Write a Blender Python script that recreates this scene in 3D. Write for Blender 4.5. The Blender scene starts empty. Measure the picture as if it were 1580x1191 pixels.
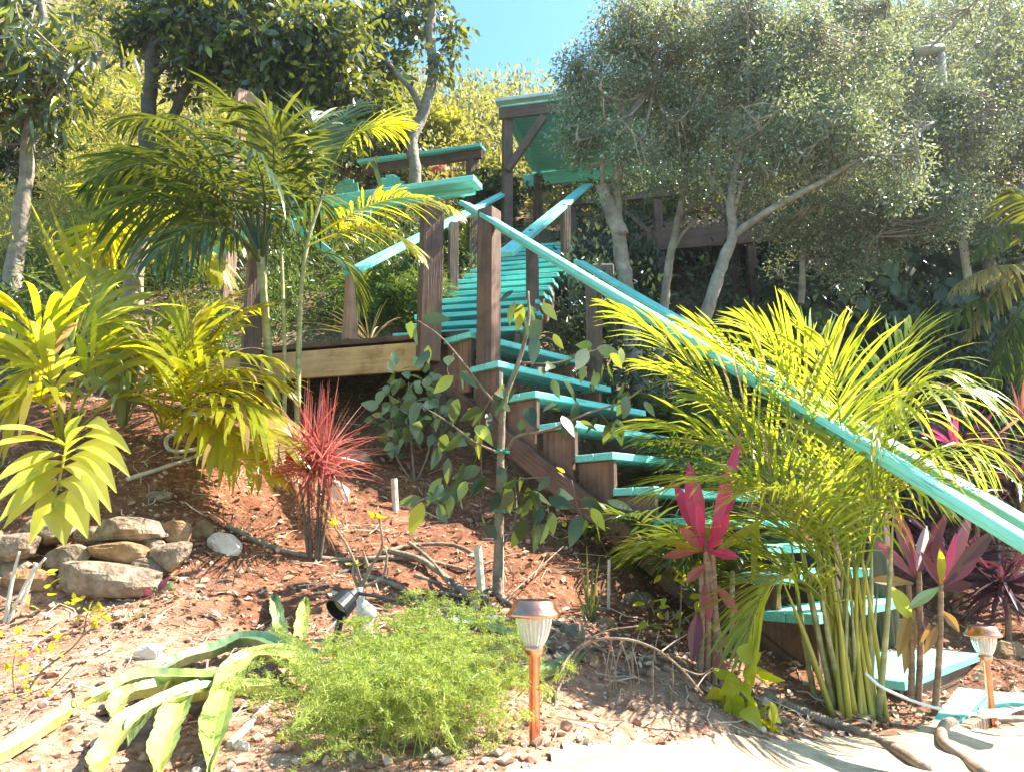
import bpy, math, random
import numpy as np
from math import sin, cos, pi, radians as R
# ------------------------------------------------------------------ scene, camera frame
S = bpy.context.scene
COL = S.collection
EYE, FPX = 1.0, 1170.0
PITCH = math.atan(229.5 / FPX)
CP, SP = cos(PITCH), sin(PITCH)
A = lambda *v: np.array(v, float)


def P(px, py, Y):
    """world point seen at photo pixel (px, py) at distance Y in front of the camera"""
    a = (px - 790) / FPX
    b = (595.5 - py) / FPX
    dy = CP - b * SP
    s = Y / dy
    return A(a * s, Y, (SP + b * CP) * s + EYE)


def nrm(v):
    v = np.asarray(v, float)
    return v / (np.linalg.norm(v) + 1e-12)


# ------------------------------------------------------------------ value noise (numpy)
def _h(i, j, k, seed):
    n = (i * 374761393 + j * 668265263 + k * 2147483647 + seed * 1274126177) & 0xffffffff
    n = ((n ^ (n >> 13)) * 1274126177) & 0xffffffff
    return ((n ^ (n >> 16)) & 0xffff) / 65535.0


def vnoise(p, seed=0):
    p = np.asarray(p, float)
    f = np.floor(p).astype(np.int64)
    t = p - f
    t = t * t * (3 - 2 * t)
    r = 0
    for dx in (0, 1):
        for dy in (0, 1):
            for dz in (0, 1):
                w = (t[..., 0] if dx else 1 - t[..., 0]) * (t[..., 1] if dy else 1 - t[..., 1]) * (t[..., 2] if dz else 1 - t[..., 2])
                r = r + w * _h(f[..., 0] + dx, f[..., 1] + dy, f[..., 2] + dz, seed)
    return r * 2 - 1


def fbm(p, o=4, seed=0):
    s, a, r = 1.0, 1.0, 0
    for k in range(o):
        r = r + a * vnoise(np.asarray(p) * s + 17.3 * k, seed + k)
        s *= 2.05
        a *= .5
    return r


# ------------------------------------------------------------------ terrain
_ctl = [P(*c) for c in [
    (0, 1191, 1.85), (400, 1191, 1.9), (800, 1191, 1.98), (830, 1165, 2.12), (1200, 1191, 2.45), (1580, 1191, 2.6),
    (1300, 1135, 3.05), (1535, 1119, 3.3), (1480, 1116, 3.32), (1580, 1090, 3.6), (1460, 1070, 3.9), (1700, 1105, 3.5), (1310, 1098, 3.05), (1050, 1050, 3.0), (1100, 1115, 2.65),
    (150, 915, 3.25), (150, 805, 3.7), (0, 650, 4.8), (0, 900, 3.3), (300, 640, 5.0), (485, 865, 3.9), (200, 1060, 2.45), (560, 980, 2.9),
    (765, 915, 3.7), (650, 800, 4.6), (670, 768, 5.0), (850, 870, 4.2), (900, 825, 4.6), (1000, 950, 3.9), (1150, 960, 4.0),
    (1200, 985, 4.2), (1450, 905, 5.1), (1580, 905, 5.3), (1400, 780, 6.0), (1200, 665, 6.9), (1300, 560, 7.6), (1400, 440, 8.5),
    (1600, 450, 8.6), (1100, 560, 7.8), (1200, 390, 10), (1000, 640, 6.4), (500, 700, 5.0), (500, 640, 6.2), (640, 620, 6.0), (600, 510, 7.2),
    (720, 440, 8.0), (860, 470, 8.0), (480, 420, 8.3), (200, 450, 7.3), (30, 460, 6.8), (100, 300, 10), (300, 260, 12), (600, 285, 13),
    (200, 100, 18), (750, 190, 24), (1500, 150, 20), (1000, 195, 22), (100, -20, 26), (450, 110, 24), (600, 175, 24),
    (-500, 600, 6.0), (-400, 1000, 3.2), (2100, 700, 6.5), (2100, 400, 10), (2300, 150, 24), (-500, 0, 24)]]
_ctl += [A(-3, 0, .25), A(0, 0, .2), A(3, 0, .15), A(0, -6, .1), A(6, 2.3, .15), A(6, -6, .1), A(-7, -4, .2), A(-6, 2, .5), A(0, 45, 13), A(40, 40, 14), A(-40, 40, 18)]
_C = np.array(_ctl)


def _phi(r2):
    return np.where(r2 > 1e-9, .5 * r2 * np.log(np.maximum(r2, 1e-9)), 0)


def _tps():
    n = len(_C)
    X = _C[:, :2]
    K = _phi(((X[:, None] - X[None]) ** 2).sum(-1)) + np.eye(n) * .03
    Pm = np.c_[np.ones(n), X]
    M = np.zeros((n + 3, n + 3))
    M[:n, :n] = K
    M[:n, n:] = Pm
    M[n:, :n] = Pm.T
    return np.linalg.solve(M, np.r_[_C[:, 2], 0, 0, 0])


_W = _tps()


def H0(x, y):
    x = np.clip(np.asarray(x, float), -40, 40)
    y = np.clip(np.asarray(y, float), -8, 50)
    sh = x.shape
    q = np.stack([x.ravel(), y.ravel()], 1)
    out = np.empty(len(q))
    n = len(_C)
    for i in range(0, len(q), 20000):
        b = q[i:i + 20000]
        out[i:i + 20000] = _phi(((b[:, None] - _C[None, :, :2]) ** 2).sum(-1)) @ _W[:n] + _W[n] + b @ _W[n + 1:]
    return out.reshape(sh)


def H(x, y):
    """terrain height with lumps"""
    x = np.asarray(x, float)
    y = np.asarray(y, float)
    p = np.stack([x, y, x * 0], -1)
    return H0(x, y) + .035 * fbm(p * 2.2, 3, 3) + .012 * fbm(p * 11, 3, 9)


def G(px, py, lift=0.0):
    """first point of the terrain under a photo pixel"""
    Y = np.concatenate([np.arange(1.4, 12, .02), np.arange(12, 60, .2)])
    pts = np.array([P(px, py, y) for y in Y])
    h = H0(pts[:, 0], pts[:, 1])
    k = np.argmax(pts[:, 2] < h)
    if pts[k, 2] >= h[k]:
        k = len(Y) - 1
    p = pts[k].copy()
    p[2] = float(H(p[0], p[1])) + lift
    return p


# ------------------------------------------------------------------ mesh building
LOC = {}


class MB:
    def __init__(s):
        s.v, s.f, s.g, s.n = [], [], [], 0

    def add(s, v, f, g=None):
        v = np.asarray(v, float)
        s.v.append(v)
        o = s.n
        s.f.extend([tuple(int(i) + o for i in q) for q in f])
        s.g.append(v * 1.0 if g is None else np.asarray(g, float))
        s.n += len(v)
        return s

    def build(s, name, mat, parent=None, loc=None, smooth=False):
        v = np.concatenate(s.v) if s.v else np.zeros((0, 3))
        me = bpy.data.meshes.new(name)
        base = LOC[parent.name] if parent else (np.asarray(loc, float) if loc is not None else np.zeros(3))
        me.from_pydata((v - base).tolist(), [], s.f)
        at = me.attributes.new('grain', 'FLOAT_VECTOR', 'POINT')
        at.data.foreach_set('vector', np.concatenate(s.g).astype(np.float32).ravel())
        return _link(name, me, mat, parent, base, smooth)


def _link(name, me, mat, parent, base, smooth):
    me.materials.append(mat)
    if smooth:
        me.polygons.foreach_set('use_smooth', [True] * len(me.polygons))
    me.update()
    o = bpy.data.objects.new(name, me)
    COL.objects.link(o)
    if parent:
        o.parent = parent
    else:
        o.location = base
    LOC[o.name] = base
    return o


def thing(name, label, cat, loc, group=None):
    o = bpy.data.objects.new(name, None)
    o.empty_display_size = .1
    COL.objects.link(o)
    o.location = loc
    LOC[o.name] = np.asarray(loc, float)
    return tag(o, label, cat, group)


def tag(o, label=None, cat=None, group=None, kind=None):
    for k, v in (('label', label), ('category', cat), ('group', group), ('kind', kind)):
        if v:
            o[k] = v
    return o


def frame_of(d, up=(0, 0, 1)):
    d = nrm(d)
    s = np.cross(d, up)
    if np.linalg.norm(s) < 1e-3:
        s = np.cross(d, (0, 1, 0))
    s = nrm(s)
    return d, s, np.cross(s, d)


_rb = random.Random(5)


def beam(mb, p0, p1, w, h, up=(0, 0, 1), ch=.004, roll=0.0):
    """board from p0 to p1: w across, h thick, chamfered edges"""
    p0, p1 = np.asarray(p0, float), np.asarray(p1, float)
    d, s, u = frame_of(p1 - p0, up)
    if roll:
        s, u = s * cos(roll) + u * sin(roll), u * cos(roll) - s * sin(roll)
    a, b, c = w / 2, h / 2, min(ch, w / 4, h / 4)
    sec = [(a - c, -b), (a, -b + c), (a, b - c), (a - c, b), (-a + c, b), (-a, b - c), (-a, -b + c), (-a + c, -b)]
    rnd = _rb.random() * 50
    L = np.linalg.norm(p1 - p0)
    V, Gv = [], []
    for p, l, q in ((p0, 0, .998), (p0 + d * c, c, 1), (p1 - d * c, L - c, 1), (p1, L, .998)):
        k = 1 if q == 1 else 1 - c / min(a, b) * .9
        for x, y in sec:
            V.append(p + s * x * (k if abs(x) > 0 else 1) + u * y * k)
            Gv.append((l + rnd, x + rnd, y + rnd * .3))
    Fc = [(7, 6, 5, 4, 3, 2, 1, 0), tuple(24 + i for i in range(8))]
    for r in range(3):
        for i in range(8):
            j = (i + 1) % 8
            Fc.append((r * 8 + i, r * 8 + j, r * 8 + 8 + j, r * 8 + 8 + i))
    mb.add(V, Fc, Gv)
    return mb


def tube(mb, pts, rad, n=7, cap=True, wob=0, seed=0):
    pts = np.asarray(pts, float)
    if np.isscalar(rad):
        rad = [rad] * len(pts)
    T = np.gradient(pts, axis=0)
    ref = A(.3, -.2, 1) if abs(nrm(T[0])[2]) < .9 else A(1, .2, 0)
    V, l = [], 0
    Gv = []
    s = nrm(np.cross(T[0], ref))
    for i, p in enumerate(pts):
        t = nrm(T[i])
        s = nrm(s - t * np.dot(s, t))
        u = np.cross(t, s)
        if i:
            l += np.linalg.norm(pts[i] - pts[i - 1])
        for k in range(n):
            a = 2 * pi * k / n
            r = rad[i] * (1 + (wob * float(vnoise(A(k * 1.7, i * .9, seed))) if wob else 0))
            V.append(p + r * (s * cos(a) + u * sin(a)))
            Gv.append((l, rad[i] * a, seed))
    Fc = []
    for i in range(len(pts) - 1):
        for k in range(n):
            j = (k + 1) % n
            Fc.append((i * n + k, i * n + j, i * n + n + j, i * n + n + k))
    if cap:
        Fc.append(tuple(range(n))[::-1])
        Fc.append(tuple((len(pts) - 1) * n + k for k in range(n)))
    mb.add(V, Fc, Gv)
    return mb


def spline(pts, n):
    """Catmull-Rom through pts"""
    p = np.asarray(pts, float)
    p = np.vstack([2 * p[0] - p[1], p, 2 * p[-1] - p[-2]])
    m = len(p) - 3
    out = []
    for t in np.linspace(0, m - 1e-6, n):
        i = int(t)
        u = t - i
        a, b, c, d = p[i], p[i + 1], p[i + 2], p[i + 3]
        out.append(.5 * ((2 * b) + (c - a) * u + (2 * a - 5 * b + 4 * c - d) * u * u + (3 * b - a - 3 * c + d) * u ** 3))
    return np.array(out)


def lathe(mb, prof, c, n=32, axis=(0, 0, 1), cap=False, rib=0):
    d, s, u = frame_of(axis, (0, 1, 0))
    V = []
    for r, z in prof:
        for k in range(n):
            a = 2 * pi * k / n
            rr = r * (1 + (rib if k % 2 else 0))
            V.append(np.asarray(c) + d * z + rr * (s * cos(a) + u * sin(a)))
    Fc = []
    for i in range(len(prof) - 1):
        for k in range(n):
            j = (k + 1) % n
            Fc.append((i * n + k, i * n + j, i * n + n + j, i * n + n + k))
    if cap:
        Fc.append(tuple(range(n)))
        Fc.append(tuple((len(prof) - 1) * n + k for k in range(n)))
    mb.add(V, Fc)
    return mb


def _rich(w, pos=.38, droop=.12, cup=.10, tail=1.6):
    xs = [0, .12, .28, .46, .64, .82, 1.0]
    V, F_ = [], []
    for i, x in enumerate(xs):
        f = w * (1 - abs((x - pos) / (pos if x < pos else 1 - pos)) ** (2.2 if x < pos else tail))
        f = max(f, 0)
        z = -droop * x * x
        V += [(x, f, z + cup * f * 1.2), (x, 0, z), (x, -f, z + cup * f * 1.2)]
    for i in range(6):
        a = i * 3
        F_ += [(a, a + 1, a + 4, a + 3), (a + 1, a + 2, a + 5, a + 4)]
    return (np.array(V), np.array(F_))


# one leaf: base, left, left2, tip, right2, right (length 1 along x, folded along the midrib)
LEAF = np.array([(0, 0, 0), (.28, .2, .06), (.66, .17, .03), (1, 0, -.06), (.66, -.17, .03), (.28, -.2, .06)])
NARROW = LEAF * [1, .55, .6]
ROUND = np.array([(0, 0, 0), (.2, .34, .08), (.68, .3, .05), (1, 0, -.05), (.68, -.3, .05), (.2, -.34, .08)])
HEART = np.array([(.12, 0, 0), (-.12, .42, .1), (.5, .4, .05), (1, 0, -.08), (.5, -.4, .05), (-.12, -.42, .1)])


OVAL = _rich(.22)
OVALR = _rich(.33, .36, .15, .2)
HEARTR = _rich(.40, .24, .18, .15, 1.25)
LONG = _rich(.12, .4, .22, .3)


def leafmesh(name, pos, d, n, size, mat, parent, tmpl=LEAF, loc=None):
    """many leaves as one mesh; pos, d, n: (k,3); size: (k,)"""
    k = len(pos)
    d = d / (np.linalg.norm(d, axis=1, keepdims=True) + 1e-9)
    s = np.cross(n, d)
    s /= np.linalg.norm(s, axis=1, keepdims=True) + 1e-9
    u = np.cross(d, s)
    q = np.array([[0, 1, 2, 3], [0, 3, 4, 5]])
    if isinstance(tmpl, tuple):
        tmpl, q = tmpl
    t = np.repeat(tmpl[None], k, 0)
    if len(tmpl) > 6:
        t[..., 2] *= np.random.default_rng(k).uniform(-.3, 2.2, k)[:, None]
    t = t * size[:, None, None]
    V = pos[:, None] + t[..., 0:1] * d[:, None] + t[..., 1:2] * s[:, None] + t[..., 2:3] * u[:, None]
    m = len(tmpl)
    base = LOC[parent.name] if parent else (np.asarray(loc, float) if loc is not None else np.zeros(3))
    V = (V.reshape(-1, 3) - base).astype(np.float32)
    Fq = (q[None] + (np.arange(k) * m)[:, None, None]).reshape(-1, 4).astype(np.int32)
    me = bpy.data.meshes.new(name)
    me.vertices.add(len(V))
    me.vertices.foreach_set('co', V.ravel())
    me.loops.add(Fq.size)
    me.loops.foreach_set('vertex_index', Fq.ravel())
    me.polygons.add(len(Fq))
    me.polygons.foreach_set('loop_start', np.arange(0, Fq.size, 4, dtype=np.int32))
    me.polygons.foreach_set('loop_total', np.full(len(Fq), 4, np.int32))
    me.update(calc_edges=True)
    return _link(name, me, mat, parent, base, False)


def rdirs(rg, k):
    v = rg.normal(size=(k, 3))
    return v / np.linalg.norm(v, axis=1, keepdims=True)


def lobe(px, py, Y, rpx, rpy=None, ry=None):
    r = rpx * Y / FPX
    return (P(px, py, Y), A(r, ry if ry else r * .8, (rpy or rpx) * Y / FPX))


def clumps(rg, lobes, n, shell=.45, out_p=.14):
    w = np.array([l[1][0] * l[1][2] for l in lobes])
    out = []
    for i in rg.choice(len(lobes), n, p=w / w.sum()):
        c, r = lobes[i]
        v = rdirs(rg, 1)[0] * (shell + (1 - shell) * rg.random()) ** .6
        if rg.random() < out_p:
            v = v * rg.uniform(1.0, 1.7)
        out.append(c + v * r)
    return np.array(out)


def crown(parent, mat, lobes, n, per, cr, size, seed, tmpl=LEAF, droop=.3, limbs=None, twig_mat=None, name='crown', shell=.45, up=.5):
    rg = np.random.default_rng(seed)
    C = clumps(rg, lobes, n, shell, .3 if size < .05 else .14)
    rr = cr * rg.uniform(.5, 1.3, n)
    pos = np.repeat(C, per, 0)
    off = rdirs(rg, n * per) * (rg.random((n * per, 1)) ** .5)
    off[:, 2] *= .75
    pos = pos + off * np.repeat(rr, per)[:, None]
    d = off * .7 + rdirs(rg, n * per) * .7 + A(0, 0, -droop)
    nn = rdirs(rg, n * per) * .8 + A(0, 0, up)
    sz = size * rg.uniform(.55, 1.25, n * per)
    o = leafmesh(name, pos, d, nn, sz, mat, parent, tmpl)
    if limbs is not None:
        mb = MB()
        L = np.vstack(limbs)
        for c in C:
            q = L[np.argmin(((L - c) ** 2).sum(1) + .4 * rg.random(len(L)))]
            m = (q + c) / 2 + rg.normal(size=3) * .06 - A(0, 0, .05)
            tube(mb, spline([q, m, c], 5), np.linspace(.006, .0025, 5) * (1 + size * 4), 4, False)
        mb.build('twigs', twig_mat, parent)
    return o


def bez(a, b, c, d, n):
    t = np.linspace(0, 1, n)[:, None]
    return (1 - t) ** 3 * a + 3 * (1 - t) ** 2 * t * b + 3 * (1 - t) * t * t * c + t ** 3 * d


WP = [.3, .85, 1, .75, .0]


def strap(mb, p, d, L, w, wd, g=.3, seg=4, fold=.0, prof=None, curl=None):
    """a tapering strap from p in direction d, bending down by g; wd = width direction"""
    d = nrm(d)
    prof = prof or WP
    pts = [np.asarray(p, float)]
    for i in range(seg):
        d = nrm(d + A(0, 0, -g) / seg + (curl if curl is not None else 0))
        pts.append(pts[-1] + d * L / seg)
    return ribbon(mb, pts, w, wd, fold, prof)


def ribbon(mb, pts, w, wd, fold=0.0, prof=None):
    prof = prof or WP
    pts = np.asarray(pts, float)
    m = len(pts)
    T = np.gradient(pts, axis=0)
    V, Gv = [], []
    per = 3 if fold else 2
    l = 0
    for i, p in enumerate(pts):
        t = nrm(T[i])
        s = nrm(np.asarray(wd) - t * np.dot(wd, t))
        u = np.cross(s, t)
        f = np.interp(i / (m - 1), np.linspace(0, 1, len(prof)), prof) * w / 2
        f = max(f, .0006)
        if i:
            l += np.linalg.norm(pts[i] - pts[i - 1])
        V += [p - s * f, p + s * f] if per == 2 else [p - s * f, p - u * fold * f, p + s * f]
        Gv += [(l, -f, 0), (l, f, 0)] if per == 2 else [(l, -f, 0), (l, 0, 0), (l, f, 0)]
    Fc = []
    for i in range(m - 1):
        for k in range(per - 1):
            a = i * per + k
            Fc.append((a, a + 1, a + per + 1, a + per))
    mb.add(V, Fc, Gv)


def frond(parent, mat, c, n=36, L=.4, w=.028, seed=0, vee=.35, g=.7, start=.18, a0=68, a1=22, up=(0, 0, 1), rr=.008, roll=0, name='frond', jit=.12, seg=4, wd_mix=.25):
    """pinnate palm leaf along the bezier c (4 world points)"""
    rg = random.Random(seed)
    K = 40
    pts = bez(*c, K)
    T = np.gradient(pts, axis=0)
    mb = MB()
    tube(mb, pts[::3] if K % 3 == 1 else np.vstack([pts[::3], pts[-1:]]), np.linspace(rr, rr * .25, len(pts[::3]) + (0 if K % 3 == 1 else 1)), 5)
    for i in range(n):
        t = start + (1 - start) * (i + .5) / n
        q = min(int(t * (K - 1)), K - 1)
        tt = nrm(T[q])
        s = np.cross(tt, up)
        s = nrm(s) if np.linalg.norm(s) > .1 else A(1, 0, 0)
        nn = np.cross(s, tt)
        if roll:
            s, nn = s * cos(roll) + nn * sin(roll), nn * cos(roll) - s * sin(roll)
        x = (i + .5) / n
        env = min(1, .45 + 1.6 * x) * (1 if x < .6 else 1 - .75 * ((x - .6) / .4) ** 1.5)
        for sd in (-1, 1):
            if rg.random() < .03:
                continue
            a = R(a0 + (a1 - a0) * x + rg.uniform(-6, 6))
            v = vee + rg.uniform(-jit, jit)
            out = s * sd * cos(v) + nn * sin(v)
            d = tt * cos(a) + out * sin(a)
            wd = tt * sin(a) - out * cos(a) + nn * wd_mix * sd + A(*[rg.uniform(-.2, .2) for _ in range(3)])
            strap(mb, pts[q] + out * rr * .5, d, L * env * rg.uniform(.88, 1.08), w * rg.uniform(.8, 1.15), wd, g * rg.uniform(.6, 1.4), seg)
    return mb.build(name, mat, parent)


def pb(Y0, Y3, *q):
    """bezier from four photo pixels with depth running Y0 -> Y3"""
    return [P(q[i][0], q[i][1], Y0 + (Y3 - Y0) * i / 3) for i in range(4)]


# ------------------------------------------------------------------ materials
def newmat(name):
    m = bpy.data.materials.new(name)
    m.use_nodes = True
    nt = m.node_tree
    nt.nodes.clear()
    return m, nt, nt.nodes.new('ShaderNodeOutputMaterial')


def nd(nt, t, **k):
    n = nt.nodes.new(t)
    for a, b in k.items():
        if a.startswith('i_'):
            n.inputs[a[2:].replace('_', ' ')].default_value = b
        else:
            setattr(n, a, b)
    return n


def c4(c):
    return (c[0], c[1], c[2], 1)


def mixc(nt, fac, a, b, mode='MIX'):
    n = nt.nodes.new('ShaderNodeMix')
    n.data_type = 'RGBA'
    n.blend_type = mode
    for v, s in ((fac, n.inputs[0]), (a, n.inputs[6]), (b, n.inputs[7])):
        if hasattr(v, 'links') or hasattr(v, 'is_output'):
            nt.links.new(v, s)
        else:
            s.default_value = v if not isinstance(v, tuple) else c4(v)
    return n.outputs[2]


def ramp(nt, fac, stops):
    n = nt.nodes.new('ShaderNodeValToRGB')
    e = n.color_ramp.elements
    while len(e) < len(stops):
        e.new(.5)
    for k, (p, c) in enumerate(stops):
        e[k].position = p
        e[k].color = c4(c) if isinstance(c, tuple) else (c, c, c, 1)
    nt.links.new(fac, n.inputs[0])
    return n.outputs[0]


def leafmat(name, c1, c2, t1, t2, rough=.42, trans=.42, spec=.5, stripe=None, odd_or_glint_c=None):
    m, nt, out = newmat(name)
    geo = nd(nt, 'ShaderNodeNewGeometry')
    tc = nd(nt, 'ShaderNodeTexCoord')
    no = nd(nt, 'ShaderNodeTexNoise', i_Scale=9.0, i_Detail=3.0)
    nt.links.new(tc.outputs['Object'], no.inputs['Vector'])
    mx = nd(nt, 'ShaderNodeMath', operation='ADD')
    sc = nd(nt, 'ShaderNodeMath', operation='MULTIPLY_ADD')
    nt.links.new(no.outputs[0], sc.inputs[0])
    sc.inputs[1].default_value = .9
    sc.inputs[2].default_value = -.45
    nt.links.new(geo.outputs['Random Per Island'], mx.inputs[0])
    nt.links.new(sc.outputs[0], mx.inputs[1])
    mx.use_clamp = True
    f = mx.outputs[0]
    base = mixc(nt, f, c1, c2)
    tr = mixc(nt, f, t1, t2)
    if odd_or_glint_c:
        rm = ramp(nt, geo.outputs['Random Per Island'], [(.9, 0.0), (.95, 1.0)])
        base = mixc(nt, rm, base, odd_or_glint_c)
        tr = mixc(nt, rm, tr, tuple(x * .8 for x in odd_or_glint_c))
    if stripe:
        at = nd(nt, 'ShaderNodeAttribute', attribute_name='grain')
        sp = nd(nt, 'ShaderNodeSeparateXYZ')
        nt.links.new(at.outputs['Vector'], sp.inputs[0])
        ab = nd(nt, 'ShaderNodeMath', operation='ABSOLUTE')
        nt.links.new(sp.outputs[1], ab.inputs[0])
        rm = ramp(nt, ab.outputs[0], [(0.0, 1.0), (stripe[1], 0.0)])
        base = mixc(nt, rm, base, stripe[0])
        tr = mixc(nt, rm, tr, stripe[0])
    b = nd(nt, 'ShaderNodeBsdfPrincipled', i_Roughness=rough)
    b.inputs['Specular IOR Level'].default_value = spec
    nt.links.new(base, b.inputs['Base Color'])
    t = nd(nt, 'ShaderNodeBsdfTranslucent')
    nt.links.new(tr, t.inputs[0])
    ms = nd(nt, 'ShaderNodeMixShader')
    ms.inputs[0].default_value = trans
    nt.links.new(b.outputs[0], ms.inputs[1])
    nt.links.new(t.outputs[0], ms.inputs[2])
    nt.links.new(ms.outputs[0], out.inputs[0])
    return m


def solid(name, stops, scale=8.0, rough=.7, metal=0.0, bump=.3, coord='Object', detail=6.0, stretch=None, bscale=None, attr=False, spec=.5):
    """noise-coloured surface with bump"""
    m, nt, out = newmat(name)
    if attr:
        src = nd(nt, 'ShaderNodeAttribute', attribute_name='grain').outputs['Vector']
    else:
        src = nd(nt, 'ShaderNodeTexCoord').outputs[coord]
    mp = nd(nt, 'ShaderNodeMapping')
    nt.links.new(src, mp.inputs[0])
    if stretch:
        mp.inputs['Scale'].default_value = stretch
    no = nd(nt, 'ShaderNodeTexNoise', i_Scale=scale, i_Detail=detail, i_Roughness=.62)
    nt.links.new(mp.outputs[0], no.inputs['Vector'])
    col = ramp(nt, no.outputs[0], stops)
    if attr:
        bl = nd(nt, 'ShaderNodeTexNoise', i_Scale=5.0, i_Detail=6.0, i_Roughness=.7)
        nt.links.new(nd(nt, 'ShaderNodeTexCoord').outputs['Object'], bl.inputs['Vector'])
        col = mixc(nt, ramp(nt, bl.outputs[0], [(.42, 0.0), (.68, .75)]), col, tuple(min(1, x * 1.2) for x in stops[-1][1]))
        col = mixc(nt, ramp(nt, bl.outputs[0], [(.28, .8), (.42, 0.0)]), col, tuple(x * .6 for x in stops[0][1]))
    b = nd(nt, 'ShaderNodeBsdfPrincipled', i_Roughness=rough, i_Metallic=metal)
    b.inputs['Specular IOR Level'].default_value = spec
    nt.links.new(col, b.inputs['Base Color'])
    if bump:
        n2 = nd(nt, 'ShaderNodeTexNoise', i_Scale=bscale or scale * 2.5, i_Detail=5.0)
        nt.links.new(mp.outputs[0], n2.inputs['Vector'])
        bp = nd(nt, 'ShaderNodeBump', i_Strength=bump, i_Distance=.02)
        nt.links.new(n2.outputs[0], bp.inputs['Height'])
        nt.links.new(bp.outputs[0], b.inputs['Normal'])
    nt.links.new(b.outputs[0], out.inputs[0])
    return m


def paint(name, c, worn):
    m, nt, out = newmat(name)
    at = nd(nt, 'ShaderNodeAttribute', attribute_name='grain')
    mp = nd(nt, 'ShaderNodeMapping')
    mp.inputs['Scale'].default_value = (1.2, 30, 30)
    nt.links.new(at.outputs['Vector'], mp.inputs[0])
    gr = nd(nt, 'ShaderNodeTexNoise', i_Scale=1.6, i_Detail=5.0)
    nt.links.new(mp.outputs[0], gr.inputs['Vector'])
    pat = nd(nt, 'ShaderNodeTexNoise', i_Scale=7.0, i_Detail=6.0, i_Roughness=.7)
    nt.links.new(at.outputs['Vector'], pat.inputs['Vector'])
    base = mixc(nt, ramp(nt, gr.outputs[0], [(.35, 0.0), (.65, 1.0)]), tuple(x * .86 for x in c), tuple(min(1, x * 1.08) for x in c))
    base = mixc(nt, ramp(nt, pat.outputs[0], [(.60, 0.0), (.72, .55)]), base, worn)
    dn = nd(nt, 'ShaderNodeTexNoise', i_Scale=3.2, i_Detail=9.0, i_Roughness=.75)
    tco = nd(nt, 'ShaderNodeTexCoord')
    nt.links.new(tco.outputs['Object'], dn.inputs['Vector'])
    base = mixc(nt, ramp(nt, dn.outputs[0], [(.52, 0.0), (.75, .5)]), base, (.20, .30, .25))
    ck = nd(nt, 'ShaderNodeTexNoise', i_Scale=4.5, i_Detail=4.0)
    nt.links.new(mp.outputs[0], ck.inputs['Vector'])
    base = mixc(nt, ramp(nt, ck.outputs[0], [(.61, 0.0), (.66, .75)]), base, (.10, .28, .24))
    b = nd(nt, 'ShaderNodeBsdfPrincipled', i_Roughness=.42)
    nt.links.new(ramp(nt, dn.outputs[0], [(.4, .34), (.7, .7)]), b.inputs['Roughness'])
    nt.links.new(base, b.inputs['Base Color'])
    bp = nd(nt, 'ShaderNodeBump', i_Strength=.35, i_Distance=.004)
    nt.links.new(gr.outputs[0], bp.inputs['Height'])
    nt.links.new(bp.outputs[0], b.inputs['Normal'])
    nt.links.new(b.outputs[0], out.inputs[0])
    return m


TEAL = paint('teal_paint', (.23, .71, .63), (.40, .74, .69))
BROWN = solid('brown_stained_wood', [(.3, (.075, .036, .024)), (.5, (.125, .062, .042)), (.72, (.19, .10, .07))], 1.8, .6, bump=.5, stretch=(1.0, 22, 22), attr=True, bscale=3)
BOXW = solid('reddish_box_wood', [(.3, (.13, .055, .032)), (.5, (.21, .095, .058)), (.72, (.30, .15, .10))], 1.8, .6, bump=.5, stretch=(1.0, 22, 22), attr=True, bscale=3)
TAN = solid('bare_tan_wood', [(.3, (.36, .18, .07)), (.5, (.60, .34, .15)), (.7, (.68, .43, .21))], 1.4, .6, bump=.4, stretch=(.9, 16, 16), attr=True, bscale=3)
BARKG = solid('grey_bark', [(.3, (.16, .12, .09)), (.55, (.30, .24, .19)), (.75, (.46, .40, .33))], 9, .85, bump=.8)
BARKD = solid('dark_bark', [(.3, (.06, .045, .035)), (.7, (.17, .13, .10))], 9, .9, bump=.8)
STEM = solid('pale_cane', [(.3, (.16, .17, .06)), (.55, (.34, .32, .14)), (.75, (.50, .46, .26))], 6, .5, bump=.2, stretch=(1, 1, 3))
CANE = solid('yellow_cane', [(.3, (.20, .20, .03)), (.55, (.42, .36, .05)), (.75, (.55, .42, .10))], 5, .4, bump=.15, stretch=(1, 1, .4))
TWIG = solid('grey_twig', [(.3, (.12, .085, .06)), (.6, (.28, .21, .15)), (.8, (.42, .34, .26))], 14, .85, bump=.6)
WHITEWOOD = solid('bleached_wood', [(.3, (.42, .36, .28)), (.7, (.70, .64, .54))], 10, .8, bump=.4)
PALM = leafmat('palm_green', (.035, .065, .014), (.09, .13, .03), (.11, .14, .012), (.28, .29, .02), .30, .33, .8)
PALMY = leafmat('palm_yellow', (.20, .24, .02), (.36, .34, .03), (.62, .62, .015), (.85, .74, .02), .32, .58, odd_or_glint_c=(.40, .28, .10))
ARECA = leafmat('areca_leaf', (.12, .18, .025), (.25, .29, .05), (.44, .50, .02), (.66, .64, .04), .30, .44, odd_or_glint_c=(.42, .34, .16))
PALMD = leafmat('palm_dark', (.035, .07, .02), (.08, .12, .03), (.14, .22, .03), (.25, .30, .04), .32, .35)
WIDE = leafmat('wide_leaflet', (.32, .36, .06), (.48, .50, .12), (.68, .68, .06), (.85, .78, .08), .32, .50)
DRYPALM = leafmat('dry_palm', (.26, .20, .08), (.42, .33, .14), (.40, .32, .05), (.55, .42, .08), .45, .35)
GLOSSY = leafmat('glossy_dark_leaf', (.03, .055, .025), (.07, .11, .045), (.14, .22, .03), (.28, .34, .04), .28, .3, .7, odd_or_glint_c=(.55, .55, .05))
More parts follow.
